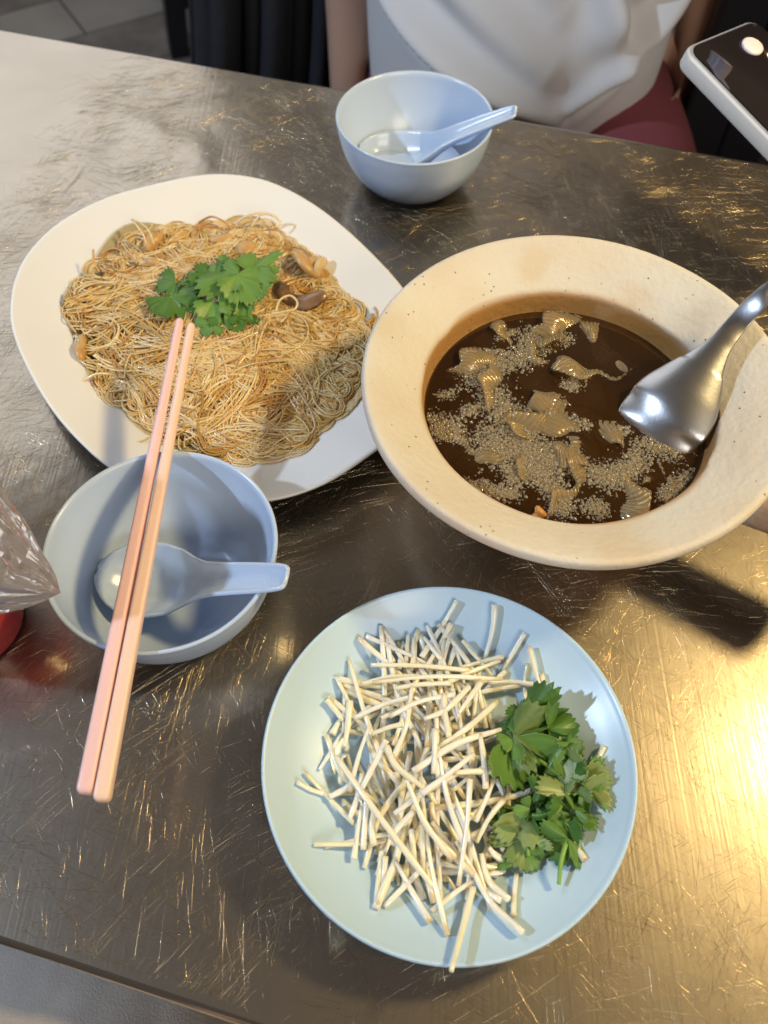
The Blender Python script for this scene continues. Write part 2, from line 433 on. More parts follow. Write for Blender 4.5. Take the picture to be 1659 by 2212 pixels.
for k in range(segs+1):
    s = (k/segs-.5)*ln; a = ang+curv*s
    u_ = cu+s*np.cos(ang+.5*curv*s); w_ = cv+s*np.sin(ang+.5*curv*s)
    tp = math.sin(math.pi*(k+.35)/(segs+.7))
    for j, side in enumerate((-1, 0, 1)):
        uq = u_-side*hw*tp*np.sin(a); vq = w_+side*hw*tp*np.cos(a)
        uq = np.clip(uq, U0+.01, U1-.01); vq = np.clip(vq, .010, TW-.010)
        x = TO[0]+uq*TU[0]+vq*TV[0]; y = TO[1]+uq*TU[1]+vq*TV[1]
        e = np.clip(np.minimum.reduce([uq-uu[0], uu[-1]-uq, vq-vv_[0], vv_[-1]-vq])/.03, 0, 1)
        sv_[:, k, j, 0] = x; sv_[:, k, j, 1] = y
        sv_[:, k, j, 2] = dents(x, y)*e-.0003*e+(hw*sl*tp+.00004 if side == 0 else -.00001)
base = np.arange(NS)*(segs+1)*3
for k in range(segs):
    for j in (0, 1):
        a0 = base+k*3+j
        sf_.append(np.stack([a0, a0+3, a0+4, a0+1], -1))
sf_ = np.concatenate(sf_)
# orientation up
q = sv_.reshape(-1, 3); nz = np.cross(q[sf_[0][1]]-q[sf_[0][0]], q[sf_[0][2]]-q[sf_[0][1]])[2]
if nz < 0: sf_ = sf_[:, ::-1]
scr = mk('scratch_marks', q, sf_.tolist(), MSCR, table); scr['kind'] = 'stuff'

# ------------------------------------------------------------------ bowls
BOWL = [(0, .0045), (.016, .0045), (.026, .0052), (.0335, .0085), (.0415, .0165), (.0485, .029), (.0530, .043), (.0553, .0540)]
BOUT = [(.0563, .0552), (.0572, .0552), (.0577, .0543), (.0574, .0528), (.0562, .045), (.0525, .030), (.0455, .0165), (.0365, .0062), (.0300, .0038), (.0275, .0030), (.0268, .0008), (.0255, .0), (.0238, .0006), (.0232, .0022), (0, .0025)]
def bowl(c, name, label):
    pr = np.vstack([smooth_prof(BOWL, 5), smooth_prof(BOUT, 4)])
    pr[:, 0] = np.maximum(pr[:, 0], 0); pr[0, 0] = 0; pr[-1, 0] = 0
    v, f = lathe(pr.tolist(), (c[0], c[1], 0), 128)
    f = [tuple(reversed(q)) for q in f]
    return tag(mk(name, v, f, MBLUE, origin=(c[0], c[1], 0)), label, 'bowl', 'pale blue soup bowls')
B1 = (-.10997, .20029); B2 = (.01545, .56358)
bowl(B1, 'soup_bowl', 'pale blue melamine bowl with pink chopsticks laid across it')
bowl(B2, 'soup_bowl', 'pale blue melamine bowl with a little clear soup, by the seated diner')
SPX = [0, .0015, .005, .011, .020, .034, .047, .057, .066, .076, .095, .112, .119, .1205]
SPW = [.002, .0065, .0115, .0163, .0200, .0208, .0180, .0132, .0098, .0086, .0078, .0070, .0060, .0040]
SPZ = [0, 0, 0, -.0002, -.0003, 0, .0022, .0062, .0118, .0175, .0265, .0340, .0368, .0372]
SPD = [.0008, .0035, .0070, .0105, .0128, .0132, .0122, .0098, .0074, .0058, .0046, .0038, .0028, .0012]
def spoon(A, B, name, label, roll=0.0):
    A, B = Vector(A), Vector(B)
    lx = np.linspace(0, SPX[-1], 60); lx = np.concatenate([[0, .0006, .0015, .003], lx[2:-2], [.1185, .1197, .1205]])
    la = Vector((0, 0, 0)); lb = Vector((SPX[-1], 0, SPZ[-1])); s = (B-A).length/(lb-la).length
    def frame(d, up):
        e1 = d.normalized(); e3 = (up-e1*up.dot(e1)).normalized(); e2 = e3.cross(e1); return Matrix((e1, e2, e3)).transposed()
    d = B-A; up = Vector((0, 0, 1)); up = Matrix.Rotation(roll, 3, d.normalized()) @ up
    R = frame(d, up) @ frame(lb-la, Vector((0, 0, 1))).transposed()
    vv = []
    nt_ = 21
    for x in lx:
        w, z, dp = 1.12*np.interp(x, SPX, SPW), np.interp(x, SPX, SPZ), 1.25*np.interp(x, SPX, SPD)
        pw = 3.0 if x < .05 else 3.0
        for t in np.linspace(-1, 1, nt_):
            p = Vector((x, w*math.sin(t*math.pi/2)*1.0 if False else w*t, z-dp*(1-abs(t)**pw)))
            vv.append(A+R @ p*s)
    o = mk(name, vv, [tuple(reversed(q)) for q in grid_faces(len(lx), nt_)], MBLUE, origin=tuple(A))
    add_mod(o, 'SOLIDIFY', thickness=.0023, offset=0); add_mod(o, 'SUBSURF', levels=1, render_levels=1)
    return tag(o, label, 'spoon', 'pale blue soup spoons')
spoon(c5(515, 838, .0235), c5(1520, 872, .0640), 'soup_spoon', 'pale blue soup spoon lying in the bowl under the chopsticks', .12)
spoon(c2(128, 548, .0225), c2(716, 412, .0675), 'soup_spoon', 'pale blue soup spoon leaning in the bowl with clear soup', 0.05)
v, f = lathe([(0, .0135), (.0375, .0135), (.0392, .0139)], (B2[0], B2[1], 0), 64)
tag(mk('clear_soup', v, [tuple(reversed(q)) for q in f], MWATER, origin=(B2[0], B2[1], .0135)), 'shallow clear soup left in the bowl beside the diner', 'soup')

# ------------------------------------------------------------------ chopsticks
def chopstick(A, B, hb, ht, mat, label, rot):
    A, B = Vector(A), Vector(B); d = (B-A).normalized(); side = d.cross(Vector((0, 0, 1))).normalized(); up = side.cross(d)
    L_ = (B-A).length; st = [(-.0016, .45), (-.0011, .75), (-.0003, .93), (.001, 1)]
    S = [(x/L_, k) for x, k in st]+[(t, 1) for t in np.linspace(.04, .98, 24)]+[(1-.001/L_, 1), (1+.0004/L_, .9), (1+.0012/L_, .66), (1+.0017/L_, .35)]
    vv = []; n = 24
    for t, k in S:
        tt = min(max(t, 0), 1); h = hb+(ht-hb)*tt; e = 2.0+6.0*(1-min(1, max(0, (tt-.35)/.4)))
        for i in range(n):
            a = 2*math.pi*i/n+rot; ca, sa = math.cos(2*math.pi*i/n+math.pi/4), math.sin(2*math.pi*i/n+math.pi/4)
            r = h*k/(abs(ca)**e+abs(sa)**e)**(1/e)
            x, y = r*ca, r*sa; x, y = x*math.cos(rot)-y*math.sin(rot), x*math.sin(rot)+y*math.cos(rot)
            p = A+d*(t*L_)+side*x+up*y; vv.append(tuple(p))
    f = grid_faces(len(S), n, True); f.append(tuple(range(n))); f.append(tuple(range((len(S)-1)*n, len(S)*n))[::-1])
    f = [tuple(reversed(q)) for q in f]
    return tag(mk('chopstick', vv, f, mat, origin=tuple(A)), label, 'chopstick', 'pair of plastic chopsticks')
chopstick(D(186, 1708, .0592), D(388, 694, .0592), .0034, .0024, MPINK, 'pink plastic chopstick resting across the blue bowl, left of the peach one', .06)
chopstick(D(221, 1724, .0592), D(413, 704, .0592), .0034, .0024, MPEACH, 'peach plastic chopstick resting across the blue bowl beside the pink one', -.05)

# ------------------------------------------------------------------ white noodle plate
PO = [(42, 580), (60, 470), (120, 355), (240, 240), (420, 145), (620, 88), (830, 48), (1010, 58), (1150, 105), (1300, 195), (1450, 322), (1600, 480), (1690, 620), (1722, 780), (1690, 940), (1610, 1070), (1500, 1160), (1300, 1288), (1085, 1354), (900, 1347), (720, 1318), (560, 1285), (440, 1225), (330, 1130), (230, 1020), (150, 900), (80, 760), (48, 660)]
pout = closed_spline([tuple(c3(x, y, .026))[:2] for x, y in PO], 6)
pc = pout.mean(0)
PPROF = [(0, .0050), (.30, .0050), (.52, .0054), (.60, .0070), (.68, .0120), (.80, .0172), (.92, .0225), (.985, .0258), (.997, .0262), (1.003, .0257), (1.002, .0240), (.93, .0195), (.80, .0138), (.68, .0085), (.60, .0042), (.56, .0), (.53, .0), (.51, .0022), (0, .0024)]
pv, n = [], len(pout)
for s, z in PPROF:
    for q in pout:
        p = pc+(q-pc)*max(s, .0005); pv.append((p[0], p[1], z))
pf = grid_faces(len(PPROF), n, True)
pf = [tuple(reversed(q)) for q in pf]
nplate = tag(mk('dinner_plate', pv, pf, MWHITE, origin=(pc[0], pc[1], 0)), 'white rounded triangular plate holding fried noodles', 'plate')
nplate.data.validate()
pang = np.arctan2(pout[:, 1]-pc[1], pout[:, 0]-pc[0]); prad = np.hypot(pout[:, 1]-pc[1], pout[:, 0]-pc[0]); o_ = np.argsort(pang); pang, prad = pang[o_], prad[o_]
def plate_z(x, y):
    a = np.arctan2(y-pc[1], x-pc[0]); r = np.interp(a, pang, prad, period=2*math.pi)
    return np.interp(np.hypot(x-pc[0], y-pc[1])/r, [p[0] for p in PPROF[:8]], [p[1] for p in PPROF[:8]])
# heap outline
NO = [(238, 585), (285, 480), (370, 400), (500, 300), (600, 262), (760, 250), (900, 240), (1040, 240), (1130, 300), (1250, 390), (1350, 500), (1455, 620), (1480, 750), (1450, 900), (1380, 990), (1290, 1085), (1180, 1165), (1000, 1200), (850, 1178), (700, 1130), (600, 1045), (500, 985), (400, 905), (310, 800), (270, 690)]
nout = closed_spline([tuple(c3(x, y, .017))[:2] for x, y in NO], 6); nc = nout.mean(0)
nang = np.arctan2(nout[:, 1]-nc[1], nout[:, 0]-nc[0]); nrad = np.hypot(nout[:, 1]-nc[1], nout[:, 0]-nc[0]); o_ = np.argsort(nang); nang, nrad = nang[o_], nrad[o_]
def heap_rho(x, y):
    a = np.arctan2(y-nc[1], x-nc[0]); return np.hypot(x-nc[0], y-nc[1])/np.interp(a, nang, nrad, period=2*math.pi)
def heap_h(x, y):
    rho = heap_rho(x, y)
    b = .0165*np.clip(1-np.clip(rho, 0, 1)**3.0, 0, 1)+.0016*snoise(x, y, 21, 6, 95.)*np.clip(1.15-rho, 0, 1)
    return plate_z(x, y)+np.maximum(b, 0)
# bed under the strands
bn = 48; bv = []
for i, s in enumerate(np.linspace(0, .82, 20)):
    for k in range(bn):
        a = 2*math.pi*k/bn-math.pi; r = np.interp(a, nang, nrad, period=2*math.pi)*max(s, .001); x, y = nc[0]+r*math.cos(a), nc[1]+r*math.sin(a)
        bv.append((x, y, max(heap_h(x, y)-.0055, plate_z(x, y)+.0006)))
noodles = empty('fried_noodles', (nc[0], nc[1], .005), 'golden brown fried thin rice noodles heaped on the white plate', 'noodles')
o = mk('noodle_bed', bv, grid_faces(20, bn, True), MNBED, noodles); o['kind'] = 'stuff'
NV, NF, NC = [], [], []; nvc = 0
def add_strand(P3, r, col):
    global nvc
    V_, F_ = tube(P3, r, 5, False)
    NV.append(V_); NF.extend([(a+nvc, b+nvc, c+nvc, d+nvc) for a, b, c, d in F_]); NC.append(np.broadcast_to(col, (len(V_), 3))*RNG.uniform(.94, 1.06, (len(V_), 1))); nvc += len(V_)
PAL = np.array([(.74, .54, .26), (.70, .48, .18), (.62, .39, .12), (.78, .61, .34), (.50, .27, .065), (.72, .51, .22)])
def bundle(cx, cy, head, steps, k0, k1, lvl, ns, col, spread=.0015):
    ds = .0034; x, y, h = cx, cy, head; path = []
    ph = RNG.uniform(0, 6.28)
    for s in range(steps):
        path.append((x, y, h))
        h += (k0+k1*math.sin(ph+s*.22))*ds
        x += math.cos(h)*ds; y += math.sin(h)*ds
        rho = heap_rho(x, y)
        if rho > 1.02 and s > 5: break
        if rho > .93:
            to = math.atan2(nc[1]-y, nc[0]-x); dlt = (to-h+math.pi) % (2*math.pi)-math.pi; h += max(-.55, min(.55, dlt))*.8
    p = np.array(path); n = len(p)
    nx, ny = -np.sin(p[:, 2]), np.cos(p[:, 2]); S = np.arange(n)
    for j in range(ns):
        off = (j-(ns-1)/2)*spread*RNG.uniform(.8, 1.25); a = RNG.uniform(.0002, .0016); f_ = RNG.uniform(.15, .4); q = RNG.uniform(0, 6.28)
        lat = off+a*np.sin(S*f_+q)
        X_, Y_ = p[:, 0]+nx*lat, p[:, 1]+ny*lat
        Z_ = heap_h(X_, Y_)+lvl+.0009*np.sin(S*RNG.uniform(.2, .5)+RNG.uniform(0, 6.28))+RNG.uniform(-.0006, .0006)
        Z_ = np.maximum(Z_, plate_z(X_, Y_)+.0009)
        k0_, k1_ = RNG.integers(0, 3), n-RNG.integers(0, 4)
        add_strand(np.stack([X_, Y_, Z_], -1)[k0_:k1_], RNG.uniform(.00046, .00066), np.clip(col*RNG.uniform(.86, 1.12)+RNG.normal(0, .012, 3), .02, .9))
for b in range(760):
    while True:
        x, y = nc[0]+RNG.uniform(-.12, .12), nc[1]+RNG.uniform(-.12, .12)
        if heap_rho(x, y) < .97: break
    col = PAL[RNG.integers(0, len(PAL))]; lvl = RNG.uniform(-.0040, .0012)
    flow = 2.2*snoise(np.array(x), np.array(y), 5, 4, 40.)
    bundle(x, y, flow+RNG.normal(0, .35), int(RNG.integers(16, 42)), RNG.normal(0, 12), RNG.normal(0, 34), lvl, int(RNG.integers(3, 7)), col, .00118)
for b in range(260):   # loose single strands on top, some curling up, browned ones included
    while True:
        x, y = nc[0]+RNG.uniform(-.12, .12), nc[1]+RNG.uniform(-.12, .12)
        if heap_rho(x, y) < .88: break
    col = PAL[RNG.integers(0, len(PAL))] if RNG.random() > .26 else np.array((.50, .26, .07))
    bundle(x, y, RNG.uniform(0, 6.28), int(RNG.integers(7, 26)), RNG.normal(0, 45), RNG.normal(0, 70), RNG.uniform(.0002, .0016), 1, col)
o = mk('noodle_strands', np.vstack(NV), NF, MNOOD, noodles, cols=np.vstack(NC)); o['kind'] = 'stuff'
# strays that stick out of the heap: separate curls one can follow by eye
def stray(pts, label, col=(.74, .55, .26)):
    q = smooth_prof([tuple(c3(x, y, z)) for x, y, z in pts], 7)
    V_, F_ = tube(q, .00075, 6, True)
    return tag(mk('noodle_strand', V_, F_, MNOOD, cols=np.broadcast_to(col, (len(V_), 3)), origin=tuple(q[0])), label, 'noodle', 'loose noodle ends')
stray([(590, 330, .025), (570, 280, .031), (535, 235, .034)], 'loose noodle end standing up at the back of the heap')
stray([(620, 330, .026), (600, 280, .032), (575, 250, .033), (530, 230, .030)], 'loose noodle end standing up at the back of the heap')
stray([(400, 440, .022), (378, 400, .027), (375, 350, .031)], 'stubby noodle end poking up at the heap edge', (.60, .36, .12))
stray([(800, 240, .022), (850, 218, .029), (900, 238, .029), (930, 270, .024)], 'browned noodle loop arching at the back of the heap', (.50, .25, .06))
stray([(940, 250, .022), (1000, 212, .030), (1070, 205, .031), (1120, 228, .028), (1112, 262, .024)], 'pale noodle curl arching off the heap toward the far rim', (.78, .62, .36))
stray([(1010, 260, .024), (1050, 210, .031), (1100, 215, .030), (1130, 240, .026)], 'pale noodle curl arching off the heap toward the far rim', (.78, .62, .36))
stray([(440, 850, .022), (390, 850, .020), (350, 870, .017), (312, 893, .013)], 'straight noodle end reaching onto the bare rim of the white plate')
stray([(610, 1100, .016), (570, 1120, .0155), (540, 1128, .0150)], 'broken noodle piece lying on the white rim beside the chopsticks')
stray([(330, 560, .022), (290, 545, .024), (280, 505, .023)], 'browned noodle end curling at the edge of the heap', (.50, .25, .06))
stray([(1110, 600, .038), (1125, 555, .042), (1165, 535, .043), (1195, 560, .042), (1185, 590, .041), (1145, 600, .040), (1090, 610, .037)], 'looped noodle lying over the dark mushroom slice', (.74, .54, .26))
# oily sauce round the heap
ov = []
for i, s in enumerate((0, .5, .85, .93, .97, 1.0)):
    for k in range(96):
        a = 2*math.pi*k/96-math.pi; r = np.interp(a, nang, nrad, period=2*math.pi)*max(s, .01)*(1+(.05*math.sin(3*a+1)+.025*math.sin(9*a)) * (s > .98)); x, y = nc[0]+r*math.cos(a), nc[1]+r*math.sin(a)
        ov.append((x, y, plate_z(x, y)+(.0007 if s < 1.08 else .0001)))
tag(mk('sauce_puddle', ov, grid_faces(6, 96, True), MOIL, origin=(nc[0], nc[1], .005)), 'thin oily brown sauce seeping round the noodles on white plate', 'sauce')
# chunks in the noodles
def lump(name, c, r, mat, label, cat, seed, group=None, sq=(1, 1, 1), rot=0, rough=.22):
    bm = bmesh.new(); bmesh.ops.create_icosphere(bm, subdivisions=3, radius=1); rr = np.random.default_rng(seed); k = rr.uniform(1.2, 2.6, (5, 3)); ph = rr.uniform(0, 6, 5)
    vv = []
    for w in bm.verts:
        d = 1+sum(math.sin(k[i] @ np.array(w.co)*1.3+ph[i]) for i in range(5))/5*rough*2
        x, y, z = w.co.x*d*sq[0]*r, w.co.y*d*sq[1]*r, w.co.z*d*sq[2]*r
        vv.append((c[0]+x*math.cos(rot)-y*math.sin(rot), c[1]+x*math.sin(rot)+y*math.cos(rot), c[2]+z))
    ff = [tuple(q.index for q in fc.verts) for fc in bm.faces]; bm.free()
    return tag(mk(name, vv, ff, mat, origin=tuple(c)), label, cat, group)
def on_heap(x, y, dz=0.0):
    z = .03
    for _ in range(6):
        p = c3(x, y, z); z = float(heap_h(np.array(p.x), np.array(p.y)))+dz
    return c3(x, y, z)
lump('fish_cake', on_heap(1235, 408, .004), .0095, MFISH, 'browned cube of fish cake at the far edge of the noodles', 'fish cake', 1, sq=(1.15, .9, .8), rot=-.5, rough=.3)
lump('onion_petal', on_heap(1285, 420, .005), .007, P('onion', (.62, .47, .25), .35, sss=.3), 'translucent onion petal beside the browned fish cake', 'onion', 2, sq=(.5, 1.3, .9), rot=-.4)
lump('garlic_clove', on_heap(615, 318, .0018), .0065, MFISH, 'golden fried garlic clove at the back of the noodle heap', 'garlic', 3, sq=(.8, 1.4, .8), rot=-.5)
lump('garlic_clove', on_heap(615, 405, .001), .0050, MFISH, 'small golden garlic piece between the clove and the cilantro', 'garlic', 4, sq=(1.2, .7, .7))
lump('fish_flake', on_heap(900, 305, .001), .0060, MFISH, 'pale pinkish fish flake tucked in noodles behind the cilantro', 'fish flake', 5, sq=(1.5, .7, .5), rot=.3)
lump('fish_flake', on_heap(985, 350, .001), .0070, MFISH, 'ragged golden fish flake just behind the tallest cilantro leaf', 'fish flake', 6, sq=(1, 1.2, .6), rot=-.6)
lump('burnt_crumb', on_heap(535, 415, .002), .0022, MMUSH, 'tiny burnt black crumb on the noodles', 'crumb', 7)
lump('onion_petal', on_heap(325, 745, .001), .0065, MFISH, 'curled brown onion petal at the near edge of the noodles', 'onion', 8, sq=(.6, 1.5, .7), rot=.2)
def crescent(c, rad, a0, a1, w, mat, label, name, tilt=0):
    vv = []; n, m = 18, 9
    for i in range(n):
        t = i/(n-1); a = a0+(a1-a0)*t; ww = w*math.sin(math.pi*(.08+.84*t))**.6
        for j in range(m):
            s = j/(m-1)-.5; r = rad+ww*s
            vv.append((c[0]+r*math.cos(a), c[1]+r*math.sin(a), c[2]+.004*math.cos(s*2.6)-.002*math.sin(t*5)+tilt*s))
    o = mk(name, vv, grid_faces(n, m), mat, origin=tuple(c)); add_mod(o, 'SOLIDIFY', thickness=.004, offset=0); add_mod(o, 'SUBSURF', levels=1, render_levels=1)
    return tag(o, label, 'mushroom')
p = on_heap(1235, 480, .0025); crescent(p, .021, math.radians(228), math.radians(310), .013, MMUSH, 'dark brown mushroom slice with black rim, on the noodles', 'mushroom_slice')
p = on_heap(1135, 520, .003); lump('mushroom_slice', p, .0065, MMUSH, 'small dark mushroom end against the cilantro leaves', 'mushroom', 9, sq=(.8, 1.4, .6), rot=.4)
bmv, bmf = [], []
for i in range(420):   # ground pepper sprinkled under the herb
    p = on_heap(790+RNG.normal(0, 62), 610+RNG.normal(0, 70), .0016); r = RNG.uniform(.0003, .0007); b0 = len(bmv)
    bmv += [(p.x+r*dx, p.y+r*dy, p.z+r*dz) for dx, dy, dz in ((1, 0, 0), (-1, 0, 0), (0, 1, 0), (0, -1, 0), (0, 0, 1), (0, 0, -1))]
    bmf += [tuple(b0+q for q in t) for t in ((0, 2, 4), (2, 1, 4), (1, 3, 4), (3, 0, 4), (2, 0, 5), (1, 2, 5), (3, 1, 5), (0, 3, 5))]
tag(mk('ground_pepper', bmv, bmf, MDUST), 'greyish ground pepper sprinkled under the cilantro on the noodles', 'pepper', kind='stuff')

# ------------------------------------------------------------------ cilantro
def leaf(base, tip, width, parent, mat, seed, curl=.3, fold=.25, lobes=3, tone=0.0, up=None, name='leaf', cut=.5, wave=.26):
    """toothed, lobed leaflet growing from base to tip"""
    A, B = Vector(base), Vector(tip); d = B-A; L_ = d.length; e1 = d.normalized()
    upv = Vector(up) if up else Vector((0, 0, 1)); e3 = (upv-e1*upv.dot(e1)).normalized(); e2 = e3.cross(e1)
    rr = np.random.default_rng(seed); vv, cc = [], []; na, nr = 73, 9
    ph = rr.uniform(0, 6.28, 4)
    for i in range(nr):
        q = i/(nr-1)
        for k in range(na):
            t = k/(na-1)*2-1                         # -1..1 across the fan
            th = t*1.75
            lob = abs(math.cos(lobes*t*math.pi/2))   # lobes
            R = (.60+.40*math.cos(th*.62))*(1-cut*.9*(1-lob)**2.2)
            tooth = abs(((t*lobes*3.2+ph[0]*.1) % 1)-.5)*2
            R *= (1-.17*tooth*(1 if i == nr-1 else q**3))*(1+.05*math.sin(7*t+ph[1]))
            rad = q*R
            x = rad*math.cos(th); y = rad*math.sin(th)*.62
            z = curl*(-(x**2))*.55+fold*abs(y)*.7*(1-.5*q)+wave*q*math.sin(5.5*t+ph[2])*.55+.05*q*math.sin(11*t+ph[3])
            vein = .5+.5*math.cos(lobes*2*t*math.pi)
            p = A+e1*(x*L_)+e2*(y*width)+e3*(z*L_*.6)
            vv.append(tuple(p)); cc.append([min(1, max(0, tone+.22*vein*(1-.6*q)+.16*(1-q)))]*3)
    o = mk(name, vv, grid_faces(nr, na), mat, parent, cols=np.array(cc))
    add_mod(o, 'SOLIDIFY', thickness=.00025, offset=0)
    return o
def stem(pts, r, parent, mat=MSTEM, name='stem'):
    q = smooth_prof([tuple(p) for p in pts], 6); V_, F_ = tube(q, np.linspace(r, r*.75, len(q)), 8); return mk(name, V_, F_, mat, parent)
hc = on_heap(800, 600, .004)
sprig = empty('cilantro_sprig', hc, 'fresh green cilantro sprig laid on top of the fried noodles', 'herb')
def h3(x, y, dz): return on_heap(x, y, dz)
leaf(h3(955, 440, .012), h3(940, 650, .006), .052, sprig, MLEAF1, 31, .2, .30, 3, .42, cut=.35)
leaf(h3(950, 455, .016), h3(1040, 560, .013), .034, sprig, MLEAF1, 37, .5, .2, 3, .55, cut=.3)
leaf(h3(960, 450, .014), h3(850, 480, .010), .032, sprig, MLEAF1, 38, .3, .2, 3, .35)
leaf(h3(905, 450, .010), h3(895, 365, .010), .022, sprig, MLEAF1, 39, .2, .2, 3, .45)
leaf(h3(1000, 440, .012), h3(1128, 350, .014), .030, sprig, MLEAF1, 32, .2, .3, 3, .65)
leaf(h3(1020, 430, .010), h3(1130, 455, .008), .026, sprig, MLEAF1, 40, .3, .3, 3, .45)
leaf(h3(860, 475, .008), h3(785, 385, .012), .028, sprig, MLEAF1, 33, .4, .3, 3, .12)
leaf(h3(800, 480, .007), h3(700, 480, .006), .020, sprig, MLEAF1, 41, .3, .3, 3, .05)
leaf(h3(705, 480, .006), h3(618, 500, .006), .030, sprig, MLEAF1, 34, .5, .3, 3, .10)
leaf(h3(690, 535, .006), h3(790, 590, .006), .042, sprig, MLEAF1, 35, .5, .2, 3, .12, cut=.25)
leaf(h3(690, 540, .006), h3(690, 622, .003), .034, sprig, MLEAF1, 42, .6, .2, 3, .10)
leaf(h3(860, 560, .006), h3(855, 680, .004), .026, sprig, MLEAF1, 36, .3, .6, 3, .60)
leaf(h3(850, 650, .004), h3(815, 695, .003), .022, sprig, MLEAF1, 43, .3, .3, 3, .40)
leaf(h3(930, 620, .004), h3(1055, 635, .003), .022, sprig, MLEAF1, 44, .3, .3, 3, .05)
leaf(h3(890, 620, .004), h3(900, 690, .003), .020, sprig, MLEAF1, 45, .3, .3, 3, .0)
stem([h3(955, 445, .014), h3(960, 520, .012), h3(950, 600, .008)], .0007, sprig)
stem([h3(700, 510, .004), h3(760, 470, .007), h3(850, 470, .008), h3(950, 450, .012)], .0008, sprig)
stem([h3(700, 485, .004), h3(690, 515, .004), h3(690, 545, .006)], .0007, sprig)

# ------------------------------------------------------------------ bean plate
BP = (.03277, .10785); BR = .0858
BPP = [(0, .0055), (.020, .0055), (.040, .0060), (.052, .0092), (.064, .0150), (.075, .0218), (.0838, .0288)]
BPO = [(.0848, .0300), (.0856, .0302), (.0861, .0296), (.0855, .0280), (.076, .0200), (.064, .0125), (.052, .0062), (.0465, .0038), (.0455, .0004), (.0435, .0), (.0415, .0006), (.041, .0026), (0, .0028)]
pr = np.vstack([smooth_prof(BPP, 6), smooth_prof(BPO, 3)]); pr[:, 0] = np.maximum(pr[:, 0], 0); pr[0, 0] = pr[-1, 0] = 0
v, f = lathe(pr.tolist(), (BP[0], BP[1], 0), 160)
tag(mk('side_plate', v, [tuple(reversed(q)) for q in f], MBEAN, origin=(BP[0], BP[1], 0)), 'pale blue round plate of bean sprouts and cilantro', 'plate')
def bplate_z(x, y): return np.interp(np.hypot(x-BP[0], y-BP[1]), [p[0] for p in BPP]+[.0858], [p[1] for p in BPP]+[.0300])
hcx, hcy = c6(730, 730, .02).x, c6(730, 730, .02).y
def spr_pile(x, y):
    q = np.sqrt(((x-hcx)/.047)**2+((y-hcy)/.062)**2)
    return bplate_z(x, y)+.0185*np.clip(1-q**2.2, 0, 1)
SPL = 'cream white bean sprout stalk in the tangled heap on blue plate'
def sprout(pts, lvl, r=None, label=SPL, brown=None, seed=0, lift=None):
    """pts: crop positions; height follows the heap or the plate at each point"""
    rr = np.random.default_rng(seed); q = []
    for i, (x, y) in enumerate(pts):
        z = .02
        for _ in range(6):
            p = c6(x, y, z); z = float(spr_pile(np.array(p.x), np.array(p.y)))+lvl+.0016
            if lift: z += lift[i]
        q.append(tuple(c6(x, y, z)))
    return sprout3(q, r, label, seed)
def sprout3(q, r=None, label=SPL, seed=0):
    rr = np.random.default_rng(seed+1000)
    q = np.array(q, float)
    if len(q) == 2:
        m = q.mean(0); d = q[1]-q[0]; s = np.cross(d, [0, 0, 1]); s /= np.linalg.norm(s)+1e-9
        q = np.array([q[0], m+s*rr.normal(0, .0034)+[0, 0, .0004], q[1]])
    q = smooth_prof(q, 6)
    t = np.linspace(0, 1, len(q)); r0 = r or rr.uniform(.00112, .00158)
    q = np.vstack([q[0]-(q[1]-q[0])*.04, q, q[-1]+(q[-1]-q[-2])*.04]); t = np.concatenate([[0], t, [1]])
    R = r0*(1.12-.34*(t if rr.random() < .5 else 1-t))*(1+.08*np.sin(t*5+rr.uniform(0, 6))+.05*np.sin(t*17+rr.uniform(0, 6))); R[0] *= .72; R[-1] *= .70
    V_, F_ = tube(q, R, 9)
    wht = np.array((.90, .87, .80)); yel = np.array((.86, .78, .55)); brn = np.array((.52, .33, .13))
    mixy = rr.uniform(0, .85)**1.3; col = wht*(1-mixy)+yel*mixy
    e0, e1 = np.clip(rr.uniform(-.35, .85, 2), 0, 1)
    k = np.clip(np.maximum(e0*np.exp(-t/.05), e1*np.exp(-(1-t)/.05)), 0, 1)[:, None]
    blot = .12*np.clip(np.sin(t*rr.uniform(6, 14)+rr.uniform(0, 6)), 0, 1)[:, None]
    C = col*(1-k-blot)+brn*k+yel*.8*blot
    C = np.repeat(C, 9, axis=0)
    return tag(mk('bean_sprout', V_, F_, MSPR, origin=tuple(q[0]), cols=C), label, 'bean sprout', 'bean sprouts on the blue plate')
# hidden lower layers, strewn in random directions
for i in range(105):
    rr = np.random.default_rng(300+i)
    a = rr.uniform(0, 2*math.pi); q = math.sqrt(rr.uniform(0, 1))*.92; x = hcx+.041*q*math.cos(a); y = hcy+.053*q*math.sin(a)
    h = rr.choice([1.2, 1.75, .3, 1.9, 2.5])+rr.normal(0, .35); L_ = rr.uniform(.034, .070)
    lvl = -.0165*rr.uniform(0, 1)**1.0
    pts = []
    for s in (-.5, .5):
        px, py = x+math.cos(h)*L_*s, y+math.sin(h)*L_*s
        rad = math.hypot(px-BP[0], py-BP[1])
        if rad > .074: px, py = BP[0]+(px-BP[0])*.074/rad, BP[1]+(py-BP[1])*.074/rad
        z0 = float(bplate_z(np.array(px), np.array(py)))+.0016; z1 = float(spr_pile(np.array(px), np.array(py)))+lvl
        pts.append((px, py, max(z0, z1)))
    sprout3(pts, None, SPL, i)
